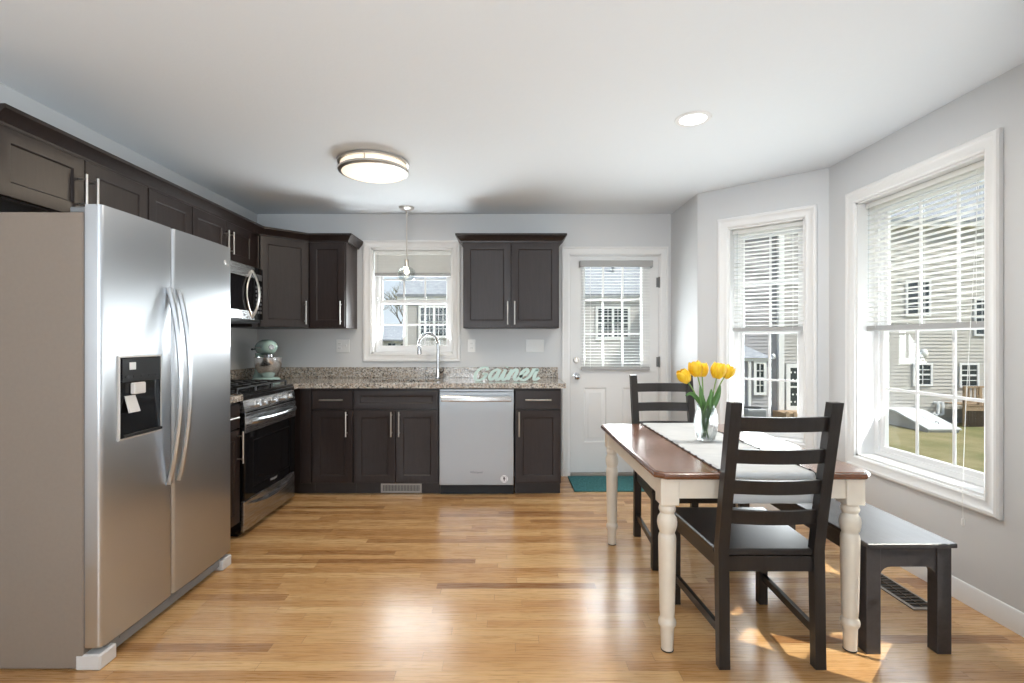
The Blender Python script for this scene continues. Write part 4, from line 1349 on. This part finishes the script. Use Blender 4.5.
def tulip(label, tip, base, bend, lean, leaves, size=1.0):
    tz = tip[2]
    t_ = thing('tulip', label, 'tulip', (VX+base[0], VY+base[1], vz+base[2]), 0, 'yellow tulips in the vase')
    b = Vector(base); tp = Vector(tip)
    mid1 = Vector((bend[0], bend[1], .165))
    pts = [Vector((0,0,0)), mid1-b, (mid1*.4+tp*.6)-b+Vector((0,0,.012)), tp-b]
    q = catmull(pts, 6)
    obj('stem', MB().tube(q, .0034, 8), M['stem'], t_)
    d = (q[-1]-q[-3]).normalized()
    rot = d.to_track_quat('Z', 'Y').to_matrix().to_4x4()
    bl_ = MB()
    for k in range(3): m_ = petal(.072*size, .037*size, 2*PI*k/3+lean, .90); bl_.add(m_.v, m_.f)
    for k in range(3): m_ = petal(.074*size, .037*size, 2*PI*(k+.5)/3+lean, 1.0); bl_.add(m_.v, m_.f)
    bl_.xf(Matrix.Translation(q[-1]-d*.003) @ rot)
    bo = obj('bloom', bl_, M['petal'], t_, angle=80)
    s_ = bo.modifiers.new('thickness', 'SOLIDIFY'); s_.thickness = .0014
    for lf in leaves:
        lo = obj('leaf', leaf([Vector(p)-b for p in lf[0]], lf[1]), M['leaf'], t_, angle=80)
        s_ = lo.modifiers.new('thickness', 'SOLIDIFY'); s_.thickness = .0014
    return t_
ZT = .335
tulip('leftmost yellow tulip, leaning out to the left of the vase', (-.098,-.01,.305), (.012,.004,.018), (-.026,-.008), .2,
      [([(.0,.0,.12), (-.035,-.02,.19), (-.085,-.03,.245), (-.118,-.03,.235)], .012)])
tulip('second yellow tulip from the left, tall and upright', (-.048,-.012,.335), (.008,-.004,.018), (-.015,-.014), .9,
      [([(-.008,-.01,.06), (-.018,-.025,.15), (-.035,-.03,.22), (-.040,-.025,.29)], .017)], 1.08)
tulip('yellow tulip at the back of the bunch, half hidden between two others', (-.006,.035,.33), (-.004,.01,.018), (-.004,.022), 1.4,
      [([(.0,.0,.08), (.008,-.02,.16), (.012,-.03,.23), (.015,-.03,.27)], .014)])
tulip('large yellow tulip right of centre, nearest the camera', (.046,-.02,.325), (-.008,-.006,.018), (.018,-.016), .5,
      [([(-.01,-.01,.05), (-.016,-.03,.12), (-.004,-.04,.19), (.004,-.038,.24)], .020)], 1.12)
tulip('rightmost yellow tulip, leaning over the right side of the vase', (.095,.0,.328), (-.014,.004,.018), (.022,.004), 1.1,
      [([(.0,.0,.09), (.022,-.015,.17), (.05,-.02,.235), (.066,-.018,.29)], .017)], .95)

# ------------------------------------------------------------------ chairs
def lin(a, b, f): return a+(b-a)*f
def ypost(z):
    if z < .45: return -.012*(1-z/.45)
    return -.11*((z-.45)/.58)**1.1
def make_chair(label):
    c = thing('dining_chair', label, 'chair', (0,0,0), 0, 'black-brown ladder-back dining chairs')
    HR, HF, D = .183, .207, .46
    for s in (-1, 1):
        rings = []
        for z in (0, .12, .25, .40, .45, .5, .6, .7, .8, .9, 1.0, 1.028):
            y = ypost(z); x = s*HR
            w_ = .0205; dp = .020 if z > .2 else .018
            rings.append([(x-w_, y-dp, z), (x+w_, y-dp, z), (x+w_, y+dp, z), (x-w_, y+dp, z)])
        obj('rear_post', MB().loft(rings), M['chair'], c)
    for s in (-1, 1):
        obj('front_leg', MB().box((s*HF-.020, D-.02, 0), (s*HF+.020, D+.02, .424), .002), M['chair'], c)
    # seat: trapezoid with softened edge
    def trap(o, z): return [(-HR+.018+o, -.004+o, z), (HR-.018-o, -.004+o, z), (HR-.016-o, .024, z), (HR+.022-o, .026, z), (HF+.024-o, D+.028-o, z), (-HF-.024+o, D+.028-o, z), (-HR-.022+o, .026, z), (-HR+.016+o, .024, z)]
    obj('seat', MB().loft([trap(.004,.424), trap(0,.428), trap(0,.444), trap(.005,.450)]), M['chair'], c)
    obj('seat_rail', MB().box((-HR+.02, -.008, .365), (HR-.02, .010, .424)), M['chair'], c)
    obj('seat_rail', MB().box((-HF+.02, D-.010, .365), (HF-.02, D+.010, .424)), M['chair'], c)
    for s in (-1, 1):
        mb = MB()
        p0 = Vector((s*HR, .02)); p1 = Vector((s*HF, D-.02))
        for (z0, z1, nm, hw_) in ((.365, .424, 'side_rail', .010),):
            mb.add([(p0.x-hw_, p0.y, z0), (p0.x+hw_, p0.y, z0), (p1.x+hw_, p1.y, z0), (p1.x-hw_, p1.y, z0), (p0.x-hw_, p0.y, z1), (p0.x+hw_, p0.y, z1), (p1.x+hw_, p1.y, z1), (p1.x-hw_, p1.y, z1)], [(0,3,2,1),(4,5,6,7),(0,1,5,4),(1,2,6,5),(2,3,7,6),(3,0,4,7)])
        obj('side_rail', mb, M['chair'], c)
        mb = MB(); hw_ = .009; z0, z1 = .115, .147
        mb.add([(p0.x-hw_, p0.y-.012, z0), (p0.x+hw_, p0.y-.012, z0), (p1.x+hw_, p1.y, z0), (p1.x-hw_, p1.y, z0), (p0.x-hw_, p0.y-.012, z1), (p0.x+hw_, p0.y-.012, z1), (p1.x+hw_, p1.y, z1), (p1.x-hw_, p1.y, z1)], [(0,3,2,1),(4,5,6,7),(0,1,5,4),(1,2,6,5),(2,3,7,6),(3,0,4,7)])
        obj('stretcher', mb, M['chair'], c)
    for (z0, z1) in ((.919,.974), (.796,.850), (.676,.730), (.556,.610)):
        rings = []
        for k in range(13):
            f = k/12; x = -HR+.018+(2*HR-.036)*f; bow = -.020*math.sin(PI*f)
            y0, y1 = ypost(z0)+bow, ypost(z1)+bow
            rings.append([(x, y0-.008, z0), (x, y0+.008, z0), (x, y1+.008, z1), (x, y1-.008, z1)])
        obj('back_slat', MB().loft(rings), M['chair'], c)
    return c
ch = make_chair('black-brown ladder-back chair at the near end of the table, its back to the camera')
ch.location = (1.016, 1.932, 0)
copy_thing(ch, (1.026, 3.205, 0), PI, 'black-brown ladder-back chair at the far end of the table, facing the camera')

# ------------------------------------------------------------------ bench
bn = thing('bench', 'dark brown wooden bench between the table and the large window', 'bench', (1.60, 1.985, 0))
bx0, bx1, bL = -.163, .195, 1.15
obj('seat_board', MB().box((bx0, 0, .428), (bx1, bL, .446), .003), M['bench'], bn)
for y0 in (.012, bL-.012-.05):
    # end frame: two legs joined by an arched rail
    li = .058
    X0, X1 = bx0+.003, bx1-.014
    for (xa, xb) in ((X0, X0+li), (X1-li, X1)):
        obj('leg', MB().box((xa, y0, 0), (xb, y0+.05, .428), .002), M['bench'], bn)
    ia, ib = X0+li, X1-li
    zr = .348
    pts = [(ia, .428), (ia, zr-.042)]
    for k in range(1, 7):
        a = PI/2*k/6; pts.append((ia+.042-.042*math.cos(a), zr-.042+.042*math.sin(a)))
    for k in range(0, 7):
        a = PI/2*(1-k/6); pts.append((ib-.042+.042*math.cos(a), zr-.042+.042*math.sin(a)))
    pts.append((ib, .428))
    obj('end_rail', MB().prism_y(pts[::-1], y0+.006, y0+.044), M['bench'], bn)
for xx in (bx0+.006, bx1-.018-.022):
    obj('side_rail', MB().box((xx, .06, .362), (xx+.022, bL-.06, .428), .001), M['bench'], bn)

# ------------------------------------------------------------------ outdoors
GZ = -1.67
mb = MB().box((-60, YB+.4, GZ-.3), (70, 90, GZ)).box((2.6, -30, GZ-.3), (70, YB+.4, GZ)).box((-60, -30, GZ-.3), (2.6, YB+.4, GZ-.01))
tag(obj('ground', mb, M['lawn']), 'patchy spring lawn behind the houses', 'lawn', kind='structure')

def siding(mb, x0, x1, y, z0, z1, course=.125):
    """lap siding facing -y"""
    z = z0; prof = []
    while z < z1-1e-4:
        zz = min(z+course, z1)
        prof += [(y-.024, z), (y-.002, zz)]
        z = zz
    prof += [(y+.2, z1), (y+.2, z0)]
    mb.prism_x(prof, x0, x1)
    return mb
def ext_window(house, x0, x1, z0, z1, y, cols, rows, units=1, tr=.10, mat='ext_glass', dots=False):
    L = local_of(house)
    f = MB().ring_frame(x0+tr, x1-tr, z0+tr, z1-tr, [(tr, y-.03), (tr, y-.06), (0, y-.06), (0, y-.02), (tr, y-.02)])
    uw = (x1-x0-2*tr)/units
    for u in range(units):
        a, b = x0+tr+uw*u, x0+tr+uw*(u+1)
        if u > 0: f.box((a-.05, y-.058, z0+tr), (a+.05, y-.022, z1-tr))
        for k in range(1, cols): xx = a+(b-a)*k/cols; f.box((xx-.012, y-.05, z0+tr), (xx+.012, y-.026, z1-tr))
        for k in range(1, rows):
            zz = z0+tr+(z1-z0-2*tr)*k/rows
            h_ = .03 if k*2 == rows else .012
            f.box((a, y-.05, zz-h_), (b, y-.026, zz+h_))
    fo = obj('window', f.xf(L), M['ext_trim'], house)
    obj('pane', MB().box((x0+tr-.01, y-.030, z0+tr-.01), (x1-tr+.01, y-.024, z1-tr+.01)).xf(L), M[mat], fo)
    return fo

# house straight behind (seen through sink window and door)
hb_ = thing('house', 'taupe sided house with grey shingle roof behind the back door', 'house', (1.5, 21, GZ), 0, 'neighbouring houses')
L = local_of(hb_)
hx0_, hx1_, hy = -4.25, 7.6, 21.0
eave = 1.25+42*21/500
obj('siding', siding(MB(), hx0_, hx1_, hy, GZ, eave).box((hx0_, hy+.15, GZ), (hx1_, hy+9, eave)).xf(L), M['siding_tan'], hb_)
obj('corner_board', MB().box((hx0_-.02, hy-.04, GZ), (hx0_+.12, hy+.1, eave)).box((hx1_-.12, hy-.04, GZ), (hx1_+.02, hy+.1, eave)).xf(L), M['ext_trim'], hb_)
obj('fascia', MB().box((hx0_-.3, hy-.14, eave-.02), (hx1_+.3, hy-.10, eave+.20)).box((hx0_-.3, hy-.10, eave-.02), (hx1_+.3, hy+.1, eave+.02)).xf(L), M['ext_trim'], hb_)
rz_ = eave+3.2
obj('roof', MB().add([(hx0_-.3, hy-.17, eave+.10), (hx1_+.3, hy-.17, eave+.10), (hx1_+.3, hy+4.6, rz_), (hx0_-.3+.0, hy+4.6, rz_), (hx0_-.3, hy+9.6, eave+.10), (hx1_+.3, hy+9.6, eave+.10),
    (hx0_-.3, hy-.17, eave+.22), (hx1_+.3, hy-.17, eave+.22), (hx1_+.3, hy+4.6, rz_+.14), (hx0_-.3, hy+4.6, rz_+.14), (hx0_-.3, hy+9.6, eave+.22), (hx1_+.3, hy+9.6, eave+.22)],
    [(6,7,8,9), (9,8,11,10), (0,3,2,1), (3,4,5,2), (0,1,7,6), (4,10,11,5), (0,6,9,3), (3,9,10,4), (1,2,8,7), (2,5,11,8)]).xf(L), M['shingle'], hb_)
s21 = 21/500
ext_window(hb_, (418.5-506)*s21, (450-506)*s21, 1.25+3.5*s21, 1.25+36*s21, hy, 3, 4, 2)
ext_window(hb_, (595.5-506)*s21, (630-506)*s21, 1.25+2*s21, 1.25+35*s21, hy, 3, 4, 2)
obj('roof_vent', MB().tube([(4.85, hy+1.6, eave+.9), (4.85, hy+1.6, eave+1.75)], .09, 10).xf(L), M['ac_grey'], hb_)

# small white house farther back at the left
hf = thing('house', 'small white house with a dark grey roof far behind the sink window', 'house', (-9, 40, GZ), 0, 'neighbouring houses')
L = local_of(hf); s40 = 40/500
zr0, zr1 = 1.25+1*s40, 1.25+16*s40
obj('siding', siding(MB(), -13.5, -7.6, 40, GZ, zr0, .2).box((-13.5, 40.15, GZ), (-7.6, 47, zr0)).xf(L), M['siding_white'], hf)
obj('roof', MB().prism_x([(39.5, zr0-.05), (39.5, zr0+.08), (43.5, zr1+.1), (47.5, zr0+.08), (47.5, zr0-.05)], -13.8, -7.3).xf(L), M['shingle'], hf)
for xx in (-9.5, -8.5): ext_window(hf, xx, xx+.75, zr0-.85, zr0-.15, 40, 2, 2, 1, .08)
for (xx, zz) in ((-9.2, .8), (-8.4, .8)):
    pass

# grey house seen through the narrow bay window
hc = thing('house', 'grey sided house with a small hip-roofed bay beyond the narrow bay window', 'house', (10, 18.5, GZ), 0, 'neighbouring houses')
L = local_of(hc); s18 = 18.5/500
def px(x): return (x-506)*s18
def pz(y): return 1.25-(y-341)*s18
hy = 18.5; hz1 = 5.6
obj('siding', siding(MB(), px(738), px(782), hy, GZ, hz1).box((px(738), hy+.15, GZ), (px(830), hy+9, hz1)).xf(L), M['siding_grey'], hc)
obj('projecting_wall', siding(MB(), px(780), px(832), hy-.12, GZ, hz1).box((px(780), hy-.05, GZ), (px(832), hy+.2, hz1)).xf(L), M['siding_tan'], hc)
obj('corner_board', MB().box((px(776.5), hy-.16, GZ), (px(782), hy+.05, hz1)).xf(L), M['ext_trim'], hc)
obj('fascia', MB().box((px(736), hy-.3, hz1-.05), (px(834), hy+.2, hz1+.2)).xf(L), M['ext_trim'], hc)
obj('roof', MB().prism_x([(hy-.35, hz1+.12), (hy-.35, hz1+.25), (hy+4.4, hz1+3.2), (hy+9.6, hz1+.25), (hy+9.6, hz1+.12)], px(735), px(835)).xf(L), M['shingle'], hc)
def qx(x): return (x-506)*(hy-1.04)/500
def qz(y): return 1.25-(y-341)*(hy-1.04)/500
# bay with hip roof
bx0_, bx1_ = qx(738), qx(768)
obj('bay_wall', siding(MB(), bx0_, bx1_, hy-1.0, GZ, qz(357)).box((bx0_, hy-.9, GZ), (bx1_, hy+.05, qz(357))).xf(L), M['siding_grey'], hc)
za_, zb2 = qz(357.5), qz(345)
obj('bay_roof', MB().loft([[(bx0_-.15, hy-1.15, za_), (bx1_+.15, hy-1.15, za_), (bx1_+.15, hy+.0, za_), (bx0_-.15, hy+.0, za_)], [(bx0_+.45, hy-.25, zb2), (bx1_-.45, hy-.25, zb2), (bx1_-.45, hy+.0, zb2), (bx0_+.45, hy+.0, zb2)]]).xf(L), M['shingle'], hc)
obj('bay_trim', MB().box((bx0_-.1, hy-1.1, za_-.11), (bx1_+.1, hy-1.0, za_)).box((qx(748), hy-1.08, GZ), (qx(750.5), hy-1.0, za_)).xf(L), M['ext_trim'], hc)
ext_window(hc, qx(753.5), qx(766), qz(394.5), qz(360.5), hy-1.02, 2, 4, 1, .09)
dw_ = ext_window(hc, px(783.5), px(806), pz(409), pz(363), hy-.13, 1, 2, 1, .15)
mb = MB()
for i in range(4):
    for j in range(5):
        cx = px(788.5)+i*.145+(.07 if j % 2 else 0); cz = pz(404)+.12+j*.27
        mb.lathe([(.035,0),(.035,-.004),(.001,-.004)], 8, (cx, hy-.165, cz), 'y')
obj('star_stickers', mb.xf(L), M['ext_trim'], dw_)
obj('wall_lamp', MB().ellipsoid((px(771.5), hy-.12, pz(356)), (.09,.09,.11), 10, 8).xf(L), M['ext_trim'], hc)
dk = thing('back_steps', 'tan wooden landing below the glass door of the grey house', 'steps', (px(795), hy-.6, GZ), 0)
L2 = local_of(dk)
obj('landing', MB().box((qx(786), hy-1.0, GZ+.02), (qx(812), hy-.16, qz(413))).xf(L2), M['deckwood'], dk)
mb = MB()
for k in range(4): mb.box((qx(786)+k*.27, hy-1.06, GZ), (qx(786)+.1+k*.27, hy-1.0, qz(411.5)))
obj('post', mb.xf(L2), M['deckwood'], dk)
ac = thing('air_conditioner', 'grey outdoor air conditioner on the lawn by the grey house', 'air conditioner', ((757-506)*(hy-2.2)/500, hy-1.9, GZ), 0)
obj('cabinet_shell', MB().box((-.32, -.32, .04), (.32, .32, .72), .03), M['ac_grey'], ac)
mb = MB()
for k in range(16): mb.box((-.28+k*.0365, -.335, .1), (-.28+k*.0365+.012, -.318, .64))
obj('grille', mb, M['ac_grey'], ac)
obj('fan_guard', MB().lathe([(.27,.72),(.27,.74),(.03,.755),(.001,.755)], 24), M['black_matte'], ac)
obj('pad', MB().box((-.4,-.4,0), (.4,.4,.05)), M['concrete'], ac)

# beige house seen through the large window
hd2 = thing('house', 'long beige sided house across the lawn beyond the large window', 'house', (18, 18, GZ), 0, 'neighbouring houses')
L = local_of(hd2); hy = 18.0; s18 = 18.0/500; hz1 = 5.4
hx0_, hx1_ = 12.6, 27.0
obj('siding', siding(MB(), hx0_, hx1_, hy, GZ+.2, hz1).box((hx0_, hy+.15, GZ), (hx1_, hy+9, hz1)).xf(L), M['siding_beige'], hd2)
obj('foundation', MB().box((hx0_+.02, hy-.01, GZ), (hx1_-.02, hy+.2, GZ+.21)).xf(L), M['concrete'], hd2)
obj('corner_board', MB().box((hx0_-.02, hy-.05, GZ), (hx0_+.13, hy+.1, hz1)).xf(L), M['ext_trim'], hd2)
obj('fascia', MB().box((hx0_-.3, hy-.26, hz1-.05), (hx1_+.3, hy-.22, hz1+.2)).box((hx0_-.3, hy-.22, hz1-.05), (hx1_+.3, hy+.1, hz1)).xf(L), M['ext_trim'], hd2)
obj('roof', MB().prism_x([(hy-.3, hz1+.1), (hy-.3, hz1+.24), (hy+4.4, hz1+3.0), (hy+9.5, hz1+.24), (hy+9.5, hz1+.1)], hx0_-.35, hx1_+.35).xf(L), M['shingle'], hd2)
ext_window(hd2, px(912), px(931.5), pz(385.5), pz(362.5), hy, 2, 4, 1, .07)
ext_window(hd2, px(958.5), px(978), pz(387), pz(362.5), hy, 2, 4, 1, .07)
ext_window(hd2, px(973), px(997), pz(335.5), pz(298), hy, 2, 4, 1, .07)
ext_window(hd2, px(905), px(930), pz(316), pz(280), hy, 2, 4, 1, .07)
obj('wall_lamp', MB().ellipsoid((px(921), hy-.12, pz(353)), (.13,.13,.16), 12, 8).xf(L), M['ext_trim'], hd2)
for xx in (934, 938.5):
    x_ = px(xx); obj('vent_pipe', MB().tube([(x_, hy-.02, pz(402)), (x_, hy-.16, pz(402)), (x_, hy-.18, pz(404)), (x_, hy-.18, pz(413)), (x_-.12, hy-.18, pz(414)), (x_-.16, hy-.18, pz(412))], .05, 8).xf(L), M['ext_trim'], hd2)
bk = thing('bulkhead', 'pale sloped steel cellar bulkhead on the lawn against the beige house', 'bulkhead', (px(905), hy-1.0, GZ), 0)
L2 = local_of(bk)
bA, bB = px(886)+.0, px(906)
# doors slope down from the house towards the lawn
X0_, X1_, yt_, yb_, zt_, zb3 = 13.55, 14.55, hy-.62, hy-1.95, GZ+.50, GZ+.10
mb = MB().prism_x([(yb_, GZ), (yb_, zb3-.03), (yt_, zt_-.03), (hy-.02, zt_+.02), (hy-.02, GZ)], X0_, X1_)
obj('side_walls', mb.xf(L2), M['concrete'], bk)
xm = (X0_+X1_)/2
for (xa, xb) in ((X0_-.04, xm-.006), (xm+.006, X1_+.04)):
    mb = MB().prism_x([(yb_-.05, zb3-.02), (yb_-.05, zb3+.02), (yt_, zt_+.03), (yt_, zt_-.02)], xa, xb)
    obj('door_leaf', mb.xf(L2), M['bulkhead'], bk)
obj('header', MB().prism_x([(yt_, zt_-.01), (yt_, zt_+.03), (hy-.02, zt_+.07), (hy-.02, zt_+.02)], X0_-.04, X1_+.04).xf(L2), M['bulkhead'], bk)
obj('pull', MB().tube([(xm+.1, yb_+.3, zb3+.12), (xm+.1, yb_+.3, zb3+.17), (xm+.1, yb_+.42, zb3+.20), (xm+.1, yb_+.42, zb3+.15)], .012, 6).xf(L2), M['ac_grey'], bk)

dk = thing('deck', 'small wooden deck with railing at the right of the beige house', 'deck', (16.5, hy-1.1, GZ), 0)
L2 = local_of(dk)
dX0, dX1 = 15.7, 18.8; dy0, dy1 = hy-.95, hy-.05
dzt = GZ+.75
mb = MB()
k = 0; y = dy0
while y < dy1-.13: mb.box((dX0, y, dzt-.03), (dX1, y+.13, dzt)); y += .14
mb.box((dX0, dy0+.02, dzt-.2), (dX1, dy0+.06, dzt-.03))
obj('deck_boards', mb.xf(L2), M['deckwood'], dk)
n = 7
for k in range(n):
    x = dX0+(dX1-dX0-.09)*k/(n-1)
    obj('post', MB().box((x, dy0+.06, GZ), (x+.09, dy0+.15, dzt+.62)).xf(L2), M['deckwood'], dk)
mb = MB().box((dX0, dy0+.07, dzt+.58), (dX1, dy0+.13, dzt+.64)).box((dX0, dy0+.07, dzt+.08), (dX1, dy0+.13, dzt+.13))
x = dX0+.16
while x < dX1: mb.box((x, dy0+.08, dzt+.1), (x+.035, dy0+.115, dzt+.6)); x += .14
obj('railing', mb.xf(L2), M['deckwood'], dk)
mb = MB()
for k in range(60):
    x = dX0+.05+k*(dX1-dX0)/60
    if x < dX1-.05: mb.box((x, dy0+.03, GZ+.02), (x+.03, dy0+.05, dzt-.2))
obj('skirting', mb.xf(L2), M['vent_brown'], dk)

# trees
def tree(label, loc, h, spread, seed):
    rnd = random.Random(seed)
    t_ = thing('tree', label, 'tree', loc, 0, 'trees behind the houses')
    trunk = MB(); crown = MB()
    def br(p, d, L_, r_, lvl):
        q = p+d*L_
        mid = (p+q)/2+Vector((rnd.uniform(-1,1), rnd.uniform(-1,1), 0))*L_*.06
        (trunk if lvl < 2 else crown).tube([p, mid, q], [r_, r_*.85, r_*.65], 5 if lvl < 2 else 3, cap=False)
        if lvl >= 4: return
        for k in range(5 if lvl else 7):
            a = rnd.uniform(0, 2*PI); el = rnd.uniform(.25, .95)
            nd = (d*.55+Vector((math.cos(a)*spread, math.sin(a)*spread, el*.6))*.6).normalized()
            st = p+(q-p)*rnd.uniform(.45, 1.0)
            br(st, nd, L_*rnd.uniform(.5,.72), r_*.5, lvl+1)
    br(Vector((0,0,0)), Vector((0,0,1)), h*.42, h*.014, 0)
    obj('trunk', trunk, M['bark'], t_); obj('crown', crown, M['twig'], t_)
    return t_
tree('bare budding tree behind the small white house, seen through the sink window', (-16.5, 54, GZ), 10.5, .8, 3)
tree('second bare tree, taller, behind the small white house at the left of the sink window', (-13.5, 68, GZ), 13.5, .8, 5)
tree('bare tree between the taupe house and the small white house', (-8.6, 57, GZ), 10.5, .85, 8)
